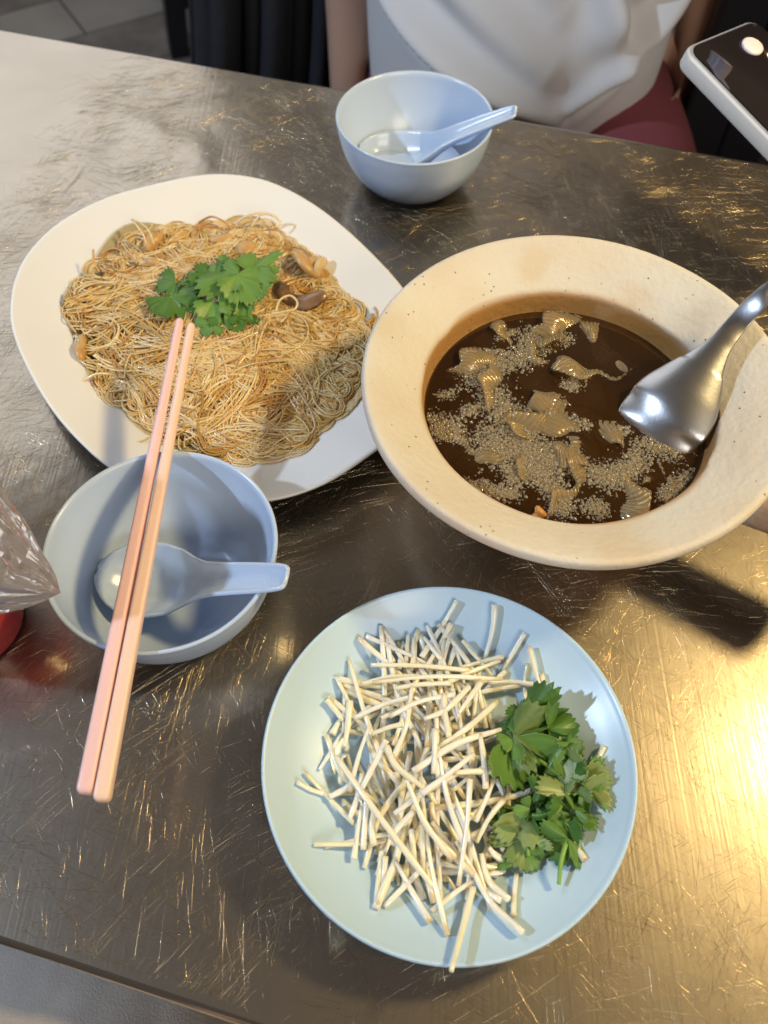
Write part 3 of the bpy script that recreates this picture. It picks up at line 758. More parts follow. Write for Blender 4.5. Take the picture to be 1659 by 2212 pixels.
EXPL = [([(832, 102), (770, 210), (690, 330)], .001), ([(985, 118), (975, 220), (945, 335)], .001), ([(1105, 232), (1065, 300), (1015, 380)], 0), ([(1122, 288), (1160, 430), (1220, 590)], .003),
 ([(1172, 398), (1195, 490), (1228, 590)], .001), ([(1118, 355), (1105, 430), (1110, 520)], 0), ([(488, 362), (680, 365), (882, 385)], .004), ([(492, 432), (750, 408), (1012, 420)], .006), ([(445, 440), (560, 410), (680, 408)], .004), ([(855, 262), (910, 330), (975, 405)], .003),
 ([(1005, 345), (900, 385), (800, 430)], .004), ([(420, 575), (530, 525), (650, 490)], .004), ([(652, 448), (630, 600), (580, 730)], .005), ([(345, 730), (490, 930), (640, 1130), (758, 1280)], .006),
 ([(632, 830), (700, 990), (810, 1140)], .006), ([(755, 690), (795, 900), (862, 1090)], .006), ([(885, 822), (872, 1010), (838, 1250)], .007), ([(1008, 622), (830, 680), (655, 790)], .006), ([(992, 512), (880, 610), (760, 690)], .005),
 ([(730, 1352), (850, 1260), (940, 1210), (1015, 1195)], .003), ([(1095, 1437), (970, 1320), (880, 1160), (830, 1070)], .003), ([(725, 1395), (650, 1270), (585, 1150)], .002), ([(512, 1325), (535, 1230), (545, 1130)], .002),
 ([(505, 1310), (520, 1200), (530, 1110)], .001), ([(418, 1140), (432, 1040), (450, 930)], .003), ([(455, 1105), (462, 1000), (470, 900)], .003), ([(190, 833), (250, 865), (320, 885)], .0005), ([(222, 793), (310, 890), (420, 1000)], .001), ([(308, 500), (345, 545), (380, 590)], .002),
 ([(318, 893), (365, 870), (430, 830)], .003), ([(1425, 690), (1395, 740), (1360, 790)], 0), ([(1138, 505), (1100, 545), (1050, 600)], .003), ([(1022, 1148), (985, 1125), (960, 1095)], .003), ([(700, 1008), (800, 1110), (900, 1205)], .004),
 ([(402, 508), (395, 600), (380, 690)], .003), ([(383, 470), (380, 560), (378, 640)], .002), ([(982, 820), (950, 900), (905, 990)], .005), ([(1060, 1370), (1062, 1290), (1072, 1200)], 0), ([(1018, 328), (930, 350), (850, 372)], .003), ([(1345, 1145), (1310, 1090), (1280, 1040)], 0),
 ([(1292, 585), (1260, 572), (1215, 555)], .001), ([(948, 860), (942, 750), (925, 640)], .006), ([(1138, 440), (1060, 430), (960, 432)], .004), ([(542, 262), (560, 310), (580, 350)], .001), ([(638, 238), (632, 290), (628, 350)], .001), ([(660, 255), (660, 320), (650, 380)], .001),
 ([(612, 280), (605, 330), (600, 380)], .0005), ([(810, 195), (770, 270), (710, 370)], .002), ([(778, 258), (772, 320), (760, 380)], .002), ([(700, 250), (730, 290), (770, 340)], .003), ([(822, 288), (812, 330), (800, 370)], .001), ([(330, 640), (360, 590), (390, 550)], .001),
 ([(620, 600), (560, 612), (490, 640)], .005), ([(550, 690), (590, 770), (690, 850)], .006), ([(480, 610), (440, 720), (400, 870)], .004), ([(548, 665), (500, 760), (450, 860)], .005), ([(780, 480), (785, 560), (800, 650)], .006), ([(745, 620), (742, 720), (738, 800)], .007),
 ([(1040, 830), (1040, 930), (1020, 1040)], .002), ([(1020, 905), (960, 980), (910, 1075)], .005), ([(840, 790), (720, 860), (580, 960)], .004), ([(900, 720), (800, 800), (690, 880)], .006), ([(975, 790), (900, 790), (820, 795)], .006), ([(660, 950), (600, 1010), (560, 1060)], .004),
 ([(1010, 1310), (930, 1260), (890, 1180)], .004), ([(1040, 1305), (960, 1230), (930, 1120)], .004), ([(690, 1000), (695, 1100), (700, 1210)], .002), ([(650, 1020), (655, 1100), (660, 1160)], .001), ([(400, 980), (430, 900), (455, 800)], .004), ([(500, 940), (490, 1020), (500, 1090)], .003),
 ([(585, 455), (690, 440), (805, 435)], .005), ([(560, 570), (680, 510), (820, 480)], .006), ([(700, 580), (790, 540), (880, 450)], .006), ([(840, 555), (880, 500), (930, 430)], .006), ([(980, 1010), (1000, 1060), (1020, 1110)], .003)]
OWN = {3: 'long pale bean sprout leaning out of the heap just behind the cilantro', 13: 'longest curved bean sprout lying slantwise across the whole heap', 14: 'thick tapering bean sprout lying on top of the heap middle', 26: 'short bean sprout lying on the bare plate away from the heap, crossing a longer one', 30: 'stub of bean sprout poking out past the curled cilantro leaves', 39: 'short bean sprout end half under the cilantro on bare plate'}
for i, (pts, lvl) in enumerate(EXPL): sprout(pts, lvl, None, OWN.get(i, SPL), seed=i)
sprout([(897, 1258), (860, 1400), (810, 1592)], .0022, .0014, 'bean sprout stalk hanging over the rim of the blue plate', seed=501, lift=[.002, .001, .004])
# cilantro on the sprouts plate
def bz(x, y, dz):
    z = .02
    for _ in range(5):
        p = c6(x, y, z); z = float(bplate_z(np.array(p.x), np.array(p.y)))+dz
    return c6(x, y, z)
hb = bz(1190, 780, .0)
bunch = empty('cilantro_bunch', hb, 'curled green cilantro leaves piled beside the bean sprouts', 'herb')
LB = [((1035, 660, .016), (1265, 770, .018), .050, MLEAF1, .30, .35, .55), ((1060, 640, .020), (1265, 690, .020), .040, MLEAF2, .15, .5, .45), ((1110, 570, .018), (1310, 620, .013), .046, MLEAF1, .02, .5, .3), ((1085, 560, .016), (1035, 530, .015), .022, MLEAF1, .05, .3, .3),
 ((1070, 600, .016), (1025, 570, .014), .026, MLEAF1, .25, .3, .3), ((1200, 620, .018), (1330, 590, .012), .030, MLEAF1, .05, .6, .3), ((1240, 690, .016), (1355, 720, .012), .034, MLEAF1, .20, .5, .3), ((1300, 880, .012), (1290, 730, .018), .042, MLEAF2, .75, .1, .25),
 ((1300, 860, .012), (1350, 790, .015), .026, MLEAF2, .6, .2, .3), ((1345, 830, .010), (1430, 780, .012), .038, MLEAF2, .55, .3, .4), ((1345, 840, .009), (1420, 870, .008), .034, MLEAF1, .25, .6, .3), ((1180, 800, .016), (1260, 840, .014), .036, MLEAF1, .35, .4, .3),
 ((1050, 720, .013), (1020, 830, .010), .018, MLEAF1, .25, .4, .6), ((1030, 700, .013), (1065, 760, .012), .026, MLEAF1, .30, .4, .4), ((1085, 760, .010), (1130, 850, .008), .040, MLEAF1, .0, .3, .2), ((1180, 920, .012), (1260, 870, .014), .034, MLEAF1, .40, .3, .5), ((1150, 930, .012), (1240, 935, .012), .026, MLEAF1, .45, .6, .3),
 ((1105, 960, .012), (1165, 1110, .009), .042, MLEAF2, .80, .2, .3), ((1120, 970, .009), (1080, 1060, .005), .030, MLEAF1, .10, .3, .2), ((1255, 930, .011), (1260, 1070, .010), .036, MLEAF1, .15, .4, .5), ((1290, 960, .010), (1290, 1080, .008), .030, MLEAF1, .10, .5, .3), ((1280, 1060, .008), (1205, 1150, .005), .034, MLEAF1, .25, .3, .4),
 ((1100, 1060, .008), (1060, 1190, .007), .036, MLEAF2, .35, .4, .5), ((1090, 1110, .008), (1125, 1190, .006), .030, MLEAF1, .45, .4, .5), ((1060, 1030, .006), (1000, 1100, .004), .030, MLEAF1, .0, .3, .2), ((1160, 1020, .006), (1190, 1140, .003), .040, MLEAF1, .05, .3, .2), ((1230, 850, .008), (1300, 950, .006), .050, MLEAF1, .0, .3, .2), ((1110, 690, .010), (1180, 800, .008), .056, MLEAF1, .0, .2, .2)]
for i, (a, b, w, m_, tone, curl, fold) in enumerate(LB):
    ru = np.random.default_rng(700+i)
    leaf(bz(*a), bz(*b), w*.85, bunch, m_, 60+i, curl*2.6, fold*2.2, 3, tone+.0, cut=.55, wave=.85, up=(ru.normal(0, .45), ru.normal(0, .45), 1))
for i, (a, b, w, m_, tone, curl, fold) in list(enumerate(LB))[::2]:    # smaller torn pieces among them
    ru = np.random.default_rng(800+i); jx, jy = ru.normal(0, 30, 2); a2 = (a[0]+jx, a[1]+jy, a[2]+.003); ag = ru.uniform(0, 6.28); ln_ = ru.uniform(40, 75)
    leaf(bz(*a2), bz(a2[0]+ln_*math.cos(ag), a2[1]+ln_*math.sin(ag), a2[2]+ru.normal(0, .003)), w*.55, bunch, m_, 160+i, .8, .8, 3, min(.7, tone+.15), cut=.6, wave=.8, up=(ru.normal(0, .7), ru.normal(0, .7), 1))
stem([bz(1105, 955, .012), bz(1115, 1040, .011), bz(1120, 1130, .008)], .0011, bunch, MSTEM)
stem([bz(1110, 965, .012), bz(1170, 968, .014), bz(1230, 950, .014), bz(1250, 925, .013)], .0013, bunch, MSTEM)
stem([bz(1270, 1080, .008), bz(1252, 1150, .008), bz(1242, 1245, .004)], .0012, bunch, MSTEM)
stem([bz(1040, 665, .016), bz(1130, 720, .018), bz(1240, 800, .016)], .0011, bunch, MSTEM)
stem([bz(1300, 885, .012), bz(1340, 850, .011), bz(1390, 815, .011)], .0008, bunch, MSTEM)

# ------------------------------------------------------------------ clay pot
PC = (.09615, .28508)
PI_ = [(0, .012), (.046, .013), (.060, .022), (.0690, .042), (.0752, .060), (.0768, .0700), (.0778, .0738), (.0800, .0757), (.0845, .0785), (.093, .0838), (.1015, .0884), (.1055, .0903)]
PO_ = [(.1075, .0909), (.1088, .0902), (.1096, .0882), (.1092, .0856), (.1065, .0825), (.098, .0765), (.0880, .0705), (.0815, .0620), (.0765, .046), (.0690, .027), (.0590, .010), (.0540, .0025), (.051, .0), (0, .0003)]
pr = np.vstack([smooth_prof(PI_, 5), smooth_prof(PO_, 4)]); pr[:, 0] = np.maximum(pr[:, 0], 0); pr[0, 0] = pr[-1, 0] = 0
v, f = lathe(pr.tolist(), (PC[0], PC[1], 0), 160)
v = np.array(v); a_ = np.arctan2(v[:, 1]-PC[1], v[:, 0]-PC[0]); w_ = 1+.006*np.sin(2*a_+.4)+.0035*np.sin(3*a_+2)+.0015*np.sin(7*a_)
v[:, 0] = PC[0]+(v[:, 0]-PC[0])*w_; v[:, 1] = PC[1]+(v[:, 1]-PC[1])*w_; v[:, 2] += np.clip(v[:, 2]/.09, 0, 1)*(.0007*np.sin(2*a_+1)+.0004*np.sin(5*a_))
pot = empty('clay_pot', (PC[0], PC[1], 0), 'unglazed cream clay pot with wide flared rim, full of brown soup', 'pot')
mk('pot_body', v, [tuple(reversed(q)) for q in f], MCLAY, pot)
ha = math.radians(-29); hd = Vector((math.cos(ha), math.sin(ha), 0))
hp = [Vector((PC[0], PC[1], 0))+hd*r+Vector((0, 0, z)) for r, z in ((.0795, .058), (.095, .060), (.12, .064), (.145, .067), (.168, .069))]
V_, F_ = tube(smooth_prof([tuple(p) for p in hp], 5), np.interp(np.linspace(0, 1, 21), [0, .3, .8, 1], [.017, .0160, .0170, .0180]), 24); mk('handle', V_, F_, MCLAY, pot)
# broth body
ZL = .0632
v, f = lathe([(0, .0125), (.046, .0135), (.060, .0225), (.0693, .042), (.0764, ZL-.0002), (.0762, ZL+.0003), (.074, ZL), (.05, ZL), (0, ZL)], (PC[0], PC[1], 0), 96)
v = np.array(v); s_ = v[:, 2] > ZL-.0001
tag(mk('brown_broth', v, f, MBROTH, origin=(PC[0], PC[1], .012)), 'dark brown broth filling the clay pot', 'soup')
# ribbed gelatinous slices floating in the broth
def slice_(x, y, L_, wd, rot, seed, mat=MSLICE, dz=0.0, curl=1.0, label='ribbed translucent slice floating in the brown broth', tilt=0.0):
    c = c4(x, y, ZL); rr = np.random.default_rng(seed); n, m = 110, 10; vv = []
    a0 = rr.uniform(1.3, 2.0)*curl; ph = rr.uniform(0, 6.28, 3)
    for i in range(n):
        t = i/(n-1)-.5; th = t*a0
        for j in range(m):
            s = j/(m-1); r = 1.28*L_*(.42+s*wd/L_)
            r *= 1+.05*math.sin(9*t+ph[0])*s+.03*math.sin(23*t+ph[1])*s
            px = r*math.sin(th)*1.1; py = r*math.cos(th)-L_*.55
            px, py = px+.0024*math.sin(py*300+ph[0]), py+.0022*math.sin(px*280+ph[2])
            z = dz-.0012+.0024*math.sin(6*t+ph[2])+.0022*math.sin(s*3.2+ph[0]+3*t)+.0004*math.sin(t*110+3*math.sin(t*4)+2*math.sin(s*3))*(.25+.75*s)+tilt*(s-.5)-.004*(2*t)**4
            vv.append((c.x+px*math.cos(rot)-py*math.sin(rot), c.y+px*math.sin(rot)+py*math.cos(rot), ZL+z))
    o = mk('soup_slice', vv, grid_faces(n, m), mat, origin=tuple(c)); add_mod(o, 'SOLIDIFY', thickness=.0012, offset=0)
    return tag(o, label, 'food slice', 'ribbed slices floating in the broth')
SL = 'ribbed translucent slice floating in the brown broth'
for i, (x, y, L_, wd, rot, dz, tilt, m_) in enumerate([(905, 455, .026, .014, .5, .0008, .003, MSLICE), (960, 520, .020, .010, -1.0, -.0005, .003, MSLICE), (950, 610, .030, .009, math.pi, .0010, .002, MSLICE), (540, 620, .024, .012, .6, .0006, .003, MSLICE), (715, 690, .030, .014, -1.3, -.0012, -.004, MSLICE),
     (480, 850, .024, .012, 1.0, -.0010, .003, MSLICE), (885, 880, .030, .016, .2, -.0008, .004, MSLICE), (980, 960, .028, .014, 1.5, -.0006, .003, MSLICE), (435, 985, .020, .010, -.5, .0004, .003, MSLICE), (1030, 1130, .028, .014, -1.2, -.0006, .004, MSLICE), (900, 1180, .024, .010, .8, -.0002, .002, MSLICE),
     (640, 470, .024, .008, 1.9, -.0006, .002, MSLICE), (870, 930, .018, .010, 2.6, .0004, .002, MSLICE), (1200, 1050, .026, .014, -.4, -.0040, .003, MSLICE), (960, 765, .030, .016, .9, -.0065, .004, MSLICE), (560, 1010, .026, .012, .2, -.0050, .002, MSLICE), (1330, 1000, .022, .010, 1.2, -.0035, .002, MSLICE),
     (620, 560, .026, .012, -.6, -.0002, .002, MSLICE), (600, 700, .022, .010, 1.4, .0002, .003, MSLICE), (760, 830, .026, .012, 2.9, -.0004, .002, MSLICE), (650, 900, .028, .012, .3, -.0004, .003, MSLICE), (1090, 940, .022, .012, -.8, -.0002, .003, MSLICE), (760, 1010, .024, .010, 1.9, -.0004, .002, MSLICE), (1120, 1080, .024, .010, .2, -.0002, .003, MSLICE), (780, 470, .022, .008, -2.2, .0002, .002, MSLICE)]):
    slice_(x, y, L_, wd, rot, 80+i, m_, dz, 1.0, SL, tilt)
lump('grey_morsel', c4(1075, 610, ZL-.0012), .0085, MGREY, 'soft grey morsel floating beside the steel ladle', 'morsel', 51, sq=(.7, 1.1, .16), rot=.3)
lump('orange_morsel', c4(850, 730, ZL-.003), .0045, MORNG, 'orange morsel sunk in the middle of the broth', 'morsel', 52, sq=(1, 1, .6))
lump('orange_morsel', c4(748, 1200, ZL-.001), .0035, MORNG, 'small orange morsel at the near wall of the clay pot', 'morsel', 53)
# foam
FV, FF = [], []
def bubble(x, y, r, z0):
    b = len(FV); hs = 6
    for lv, (cz, sz) in enumerate(((1, -.25), (.97, .25), (.66, .75))):
        for k in range(hs):
            a = 2*math.pi*(k+.5*(lv % 2))/hs; FV.append((x+r*cz*math.cos(a), y+r*cz*math.sin(a), z0+r*sz))
    FV.append((x, y, z0+r))
    for lv in (0, 1):
        for k in range(hs): FF.append((b+lv*hs+k, b+lv*hs+(k+1) % hs, b+(lv+1)*hs+(k+1) % hs, b+(lv+1)*hs+k))
    for k in range(hs): FF.append((b+2*hs+k, b+2*hs+(k+1) % hs, b+3*hs))
FO = [([(700, 480), (745, 540), (640, 590), (520, 630), (470, 670)], 34, 560), ([(480, 600), (560, 560)], 22, 120), ([(560, 720), (620, 800), (680, 860), (720, 900)], 40, 520), ([(320, 810), (350, 850), (420, 860), (330, 880)], 26, 240), ([(450, 800), (500, 780)], 18, 60), ([(540, 880), (600, 940), (700, 960), (800, 980), (880, 1000)], 46, 900), ([(720, 1020), (800, 1080), (840, 1150), (850, 1200)], 30, 360),
      ([(960, 1030), (1040, 1060), (1110, 1030), (1150, 960)], 34, 420), ([(1150, 930), (1230, 920), (1300, 965)], 30, 160), ([(480, 1080), (560, 1110), (660, 1120)], 22, 200), ([(1240, 1130), (1290, 1090), (1350, 1050)], 24, 160), ([(860, 680), (900, 690)], 18, 60), ([(780, 770), (830, 750)], 20, 60), ([(960, 1160), (1000, 1190)], 24, 110), ([(350, 730), (410, 720)], 14, 40), ([(590, 500), (660, 470)], 10, 50), ([(830, 490), (870, 510)], 16, 60), ([(640, 1010), (660, 1080)], 30, 120), ([(880, 820), (960, 850)], 14, 40), ([(1040, 890), (1100, 860)], 20, 30), ([(1130, 1130), (1120, 1180)], 12, 40)]
for path, sg, cnt in FO:
    pth = np.array(path, float); seg = np.hypot(*np.diff(pth, axis=0).T); cs = np.concatenate([[0], np.cumsum(seg)])
    for _ in range(int(cnt*4.8)):
        s = RNG.uniform(0, cs[-1]); x = np.interp(s, cs, pth[:, 0])+RNG.normal(0, sg*.9); y = np.interp(s, cs, pth[:, 1])+RNG.normal(0, sg*.72)
        r = float(np.clip(RNG.lognormal(math.log(.00036), .50), .00014, .0015)); p = c4(x, y, ZL)
        if math.hypot(p.x-PC[0], p.y-PC[1]) > .0745: continue
        bubble(p.x, p.y, r, ZL+.0002)
tag(mk('soup_foam', FV, FF, MFOAM), 'pale clusters of tiny foam bubbles on the brown broth', 'foam', kind='stuff')
# ladle, face down in the pot
ST = [(1150, 955, .0500, .0160, .003), (1188, 893, .0630, .0198, .0055), (1228, 830, .0705, .0216, .0075), (1270, 775, .0765, .0220, .0085), (1318, 712, .0815, .0202, .0085), (1365, 652, .0855, .0158, .0065), (1407, 598, .0890, .0112, .0040), (1450, 543, .0925, .0076, .0022), (1490, 495, .0955, .0060, .0012), (1560, 412, .1015, .0056, .0008), (1660, 310, .1150, .0058, .0008), (1800, 175, .1400, .0066, .0008), (1990, 0, .1700, .0085, .0008)]
raw = np.array([(*c4(x, y, z), w, d) for x, y, z, w, d in ST]); S_ = smooth_prof(raw, 8)
lv = []; nt_ = 17
tg = np.gradient(S_[:, :3], axis=0)
for i, s in enumerate(S_):
    h = np.array([tg[i][1], -tg[i][0], 0]); h /= np.linalg.norm(h); up = np.cross(h, tg[i]); up /= np.linalg.norm(up)
    if up[2] < 0: up = -up
    for t in np.linspace(-1, 1, nt_): lv.append(tuple(s[:3]+h*s[3]*(1.07 if s[3] > .012 else 1)*t-up*s[4]*.78*abs(t)**2.2))
ladle = mk('serving_ladle', lv, grid_faces(len(S_), nt_), MLADLE, origin=tuple(S_[0][:3])); add_mod(ladle, 'SOLIDIFY', thickness=.0014, offset=0); add_mod(ladle, 'SUBSURF', levels=1, render_levels=1)
tag(ladle, 'stainless steel serving ladle face down in the clay pot', 'ladle')

# ------------------------------------------------------------------ drink in a plastic bag, at the table's side
cb = D(-62, 1345, 0)
v, f = lathe(smooth_prof([(0, .002), (.024, .002), (.027, .0), (.0285, .003), (.033, .028), (.036, .052), (.037, .056), (.0355, .056), (.0345, .052), (.032, .044), (0, .044)], 2).clip(0, None).tolist(), (cb.x, cb.y, 0), 48)
tag(mk('drink_cup', v, [tuple(reversed(q)) for q in f], MRED, origin=(cb.x, cb.y, 0)), 'red drink cup beaded with drops inside the plastic bag', 'cup')
tipw = D(131, 1281, .080); farw = Vector((cb.x-.035, cb.y+.015, .105))
ax_ = (farw-tipw); LB_ = ax_.length; ax_.normalize(); sd = ax_.cross(Vector((0, 0, 1))).normalized(); upb = sd.cross(ax_)
if upb.z < 0: upb = -upb
bv = []; ns_, nf = 34, 84
tri = lambda x: abs(x % 1-.5)*2
for i in range(ns_):
    q = i/(ns_-1)*1.55
    r = .060*min(1, q/.72)**.80*(1 if q < 1.15 else max(.03, 1-((q-1.15)/.4)**2)**.5)
    for k in range(nf):
        f_ = k/nf; a = 2*math.pi*f_
        pl = .50*tri(f_*5+.10*math.sin(6*q)+.2)+.28*tri(f_*11+.35*q+.3*math.sin(4*q))+.16*tri(f_*19-.7*q)+.14*tri(q*4.3+f_*3)
        rr_ = r*(.70+.42*pl)
        p = tipw+ax_*(q*LB_)+sd*(rr_*math.cos(a)*.95)+upb*(rr_*math.sin(a)*.98)
        bv.append((p.x, p.y, max(.0012, p.z)))
bf = grid_faces(ns_, nf, True)
tag(mk('plastic_bag', bv, bf, MBAG, smooth=False, origin=(cb.x, cb.y, 0)), 'crumpled clear plastic bag with a pointed corner, around red drink', 'bag')

# ------------------------------------------------------------------ phone held over the far corner
def phone():
    A = at(682, 47, .130); Bp = at(768, 12, .126); Cc = at(768, 132, .112)
    A, Bp, Cc = Vector(A), Vector(Bp), Vector(Cc)
    e1 = (Bp-A).normalized(); e2 = (Cc-A); e2 = (e2-e1*e2.dot(e1)).normalized(); e3 = e1.cross(e2)
    if e3.z < 0: e3 = -e3
    root = empty('mobile_phone', A, 'mobile phone with cream case and dark glass held above the table corner', 'phone')
    def slab(x0, x1, y0, y1, z0, z1, r, bev=0):
        pts = []
        for cx, cy, a0 in ((x1-r, y1-r, 0), (x0+r, y1-r, 90), (x0+r, y0+r, 180), (x1-r, y0+r, 270)):
            for k in range(9):
                a = math.radians(a0+k*90/8); pts.append((cx, cy, math.cos(a), math.sin(a)))
        lv = [(z0, r-bev), (z0+bev*.4, r-bev*.3), (z0+bev, r), (z1-bev, r), (z1-bev*.4, r-bev*.3), (z1, r-bev)] if bev else [(z0, r), (z1, r)]
        vv = [tuple(A+e1*(cx+rr*ca)+e2*(cy+rr*sa)+e3*z) for z, rr in lv for cx, cy, ca, sa in pts]; n = len(pts)
        ff = grid_faces(len(lv), n, True); ff.append(tuple(range(n))[::-1]); ff.append(tuple(range((len(lv)-1)*n, len(lv)*n))); return vv, ff
    v, f = slab(0, .072, 0, .148, -.0125, 0, .010, .0025); mk('phone_case', v, f, MPHONE, root)
    v, f = slab(.003, .069, .003, .145, -.001, .0006, .0085); g_ = mk('glass_face', v, f, MGLASS, root)
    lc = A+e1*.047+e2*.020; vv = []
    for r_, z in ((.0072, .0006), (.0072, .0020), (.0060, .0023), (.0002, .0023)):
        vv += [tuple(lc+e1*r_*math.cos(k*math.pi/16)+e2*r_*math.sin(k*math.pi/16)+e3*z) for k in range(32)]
    mk('pale_disc', vv, grid_faces(4, 32, True), MDISC, g_)  # small raised pale disc on the dark glass
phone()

# ------------------------------------------------------------------ seated people (built whole, mostly out of the picture)
def person_body(root, joints, edges, mat, name='body', pelvis=0):
    org = Vector(root.location); me = bpy.data.meshes.new(name)
    me.from_pydata([tuple(Vector(j[:3])-org) for j in joints], edges, []); me.update()
    o = bpy.data.objects.new(name, me); COL.objects.link(o); o.parent = root
    m = o.modifiers.new('skin', 'SKIN'); m.use_smooth_shade = True
    for i, j in enumerate(joints):
        sv = me.skin_vertices[0].data[i]; sv.radius = j[3] if isinstance(j[3], tuple) else (j[3], j[3]); sv.use_root = (i == pelvis)
    add_mod(o, 'SUBSURF', levels=2, render_levels=2); me.materials.append(mat); return o
def seated(x, y, face, zs):
    """joints of a seated figure at (x,y), facing +y or -y (face=+1/-1), seat height zs"""
    def p(a, b, c): return (x+a*face, y+b*face, c)
    hz = zs+.09
    J = [(*p(0, 0, hz), (.14, .11)), (*p(0, -.01, hz+.16), (.135, .10)), (*p(0, -.02, hz+.34), (.15, .10)), (*p(0, -.02, hz+.46), (.10, .08)), (*p(0, 0, hz+.55), (.055, .055)), (*p(0, .02, hz+.63), (.075, .085)), (*p(0, .03, hz+.73), (.08, .09)), (*p(0, .02, hz+.79), (.05, .055))]
    E_ = [(i, i+1) for i in range(7)]
    for s in (-1, 1):
        b = len(J); J += [(*p(s*.10, .05, hz-.01), (.085, .08)), (*p(s*.115, .24, hz-.005), (.074, .070)), (*p(s*.12, .42, hz-.01), (.058, .056)), (*p(s*.12, .45, hz-.10), (.052, .052)), (*p(s*.12, .42, hz-.32), (.044, .044)), (*p(s*.12, .40, FZ+.085), (.034, .034)), (*p(s*.12, .44, FZ+.045), (.038, .030)), (*p(s*.12, .56, FZ+.035), (.036, .022))]
        E_ += [(0, b)]+[(b+i, b+i+1) for i in range(7)]
        b = len(J); J += [(*p(s*.19, -.02, hz+.44), (.055, .055)), (*p(s*.215, -.01, hz+.24), (.043, .043)), (*p(s*.205, .0, hz+.12), (.036, .036)), (*p(s*.215, .02, hz-.03), (.024, .022)), (*p(s*.230, .035, hz-.06), (.014, .030))]
        E_ += [(3, b)]+[(b+i, b+i+1) for i in range(4)]
        w = b+4
        for k in range(4):   # fingers hang relaxed beside the hip
            c = len(J); fy = .06-.018*k; lz = .006*(k in (1, 2)); J += [(*p(s*.230, fy, hz-.095), .0085), (*p(s*.226, fy+.002, hz-.125-lz), .008), (*p(s*.214, fy+.003, hz-.148-lz), .007)]
            E_ += [(w, c), (c, c+1), (c+1, c+2)]
        c = len(J); J += [(*p(s*.222, .068, hz-.075), .009), (*p(s*.212, .082, hz-.10), .0085)]; E_ += [(w, c), (c, c+1)]
    return J, E_
# diner across the table
dp = empty('person', (.155, 1.02, FZ), 'person in a white shirt and red shorts seated across the table', 'person')
J, E_ = seated(.155, 1.02, -1, -.285)
person_body(dp, J, E_, MSKIN)
hz = -.195
def shell(root, rings, mat, name, nseg=96, disp=None):
    vv = []
    for (cx, cy, z, ax, ay) in rings:
        for k in range(nseg):
            a = 2*math.pi*k/nseg; x = cx+ax*math.cos(a); y = cy+ay*math.sin(a)
            if disp: dr = disp(a, z); x += dr*math.cos(a); y += dr*math.sin(a)
            vv.append((x, y, z))
    o = mk(name, vv, grid_faces(len(rings), nseg, True), mat, root); add_mod(o, 'SOLIDIFY', thickness=.003, offset=0); return o
def shirt_disp(a, z):
    t = (a+math.pi/2+math.pi) % (2*math.pi)-math.pi     # 0 = front (toward the table)
    w = 0
    for (t0, z0, t1, z1, wd, am) in SHF:
        px, pz = t*.2, z; ax, az, bx, bz_ = t0*.2, z0, t1*.2, z1
        q = max(0, min(1, ((px-ax)*(bx-ax)+(pz-az)*(bz_-az))/((bx-ax)**2+(bz_-az)**2)))
        d = math.hypot(px-ax-(bx-ax)*q, pz-az-(bz_-az)*q); w += am*1.7*math.exp(-(d/wd)**2)*math.sin(math.pi*(.15+.7*q))
    return w+.003*math.sin(5*a+z*14)
# folds run from the waist down to one gathered point of the hem: pairs of ridge and crease
SHF = [(-1.3, .02, .12, -.105, .017, .020), (-1.3, -.005, .10, -.115, .010, -.016), (-1.1, .09, .05, -.05, .022, .014), (1.25, .07, .30, -.10, .016, .018), (1.25, .045, .28, -.108, .009, -.016), (.9, .12, .35, -.02, .022, .014), (.2, .07, .50, -.05, .016, .012), (.28, .08, .58, -.04, .012, -.010), (-.4, .12, .1, .0, .02, .010)]
rings = []
for z in np.linspace(-.150, .36, 150):
    k = (z+.150)/.51; ax = .165+.01*math.sin(k*3); ay = .150-.035*k+.030*math.exp(-((z+.07)/.07)**2)
    rings.append((.14, .985, z, ax+.012*(k > .8), ay))
rings += [(.14, .985, .375, .15, .10), (.14, .985, .385, .10, .08), (.14, .985, .392, .07, .065)]
shirt_o = shell(dp, rings, MSHIRT, 'shirt', 260, shirt_disp)
for s in (-1, 1):   # sleeves and the legs of the shorts
    pa, pb = Vector((.155+s*.15, 1.02, .245)), Vector((.155+s*.245, 1.02, .09))
    V_, F_ = tube([pa, pa.lerp(pb, .3), pa.lerp(pb, .7), pb], [.075, .072, .066, .062], 24, False); o = mk('sleeve', V_, F_, MSHIRT, shirt_o); add_mod(o, 'SOLIDIFY', thickness=.003)
    V_, F_ = tube([(.155+s*.09, 1.03, hz-.01), (.155+s*.115, .88, hz-.008), (.155+s*.12, .70, hz-.008)], [.105, .086, .078], 28, False); o = mk('shorts_leg', V_, F_, MREDC, dp); add_mod(o, 'SOLIDIFY', thickness=.003)
vv, ff = [], []
bmh = bmesh.new(); bmesh.ops.create_icosphere(bmh, subdivisions=3, radius=1)
hv = [(.155+w.co.x*.098, .985+w.co.y*.112+.02, hz+.745+w.co.z*.115) for w in bmh.verts if True]
hf = [tuple(q.index for q in fc.verts) for fc in bmh.faces if fc.calc_center_median().z > -.05 or fc.calc_center_median().y > .25]; bmh.free()
mk('hair', hv, hf, MHAIR, dp)
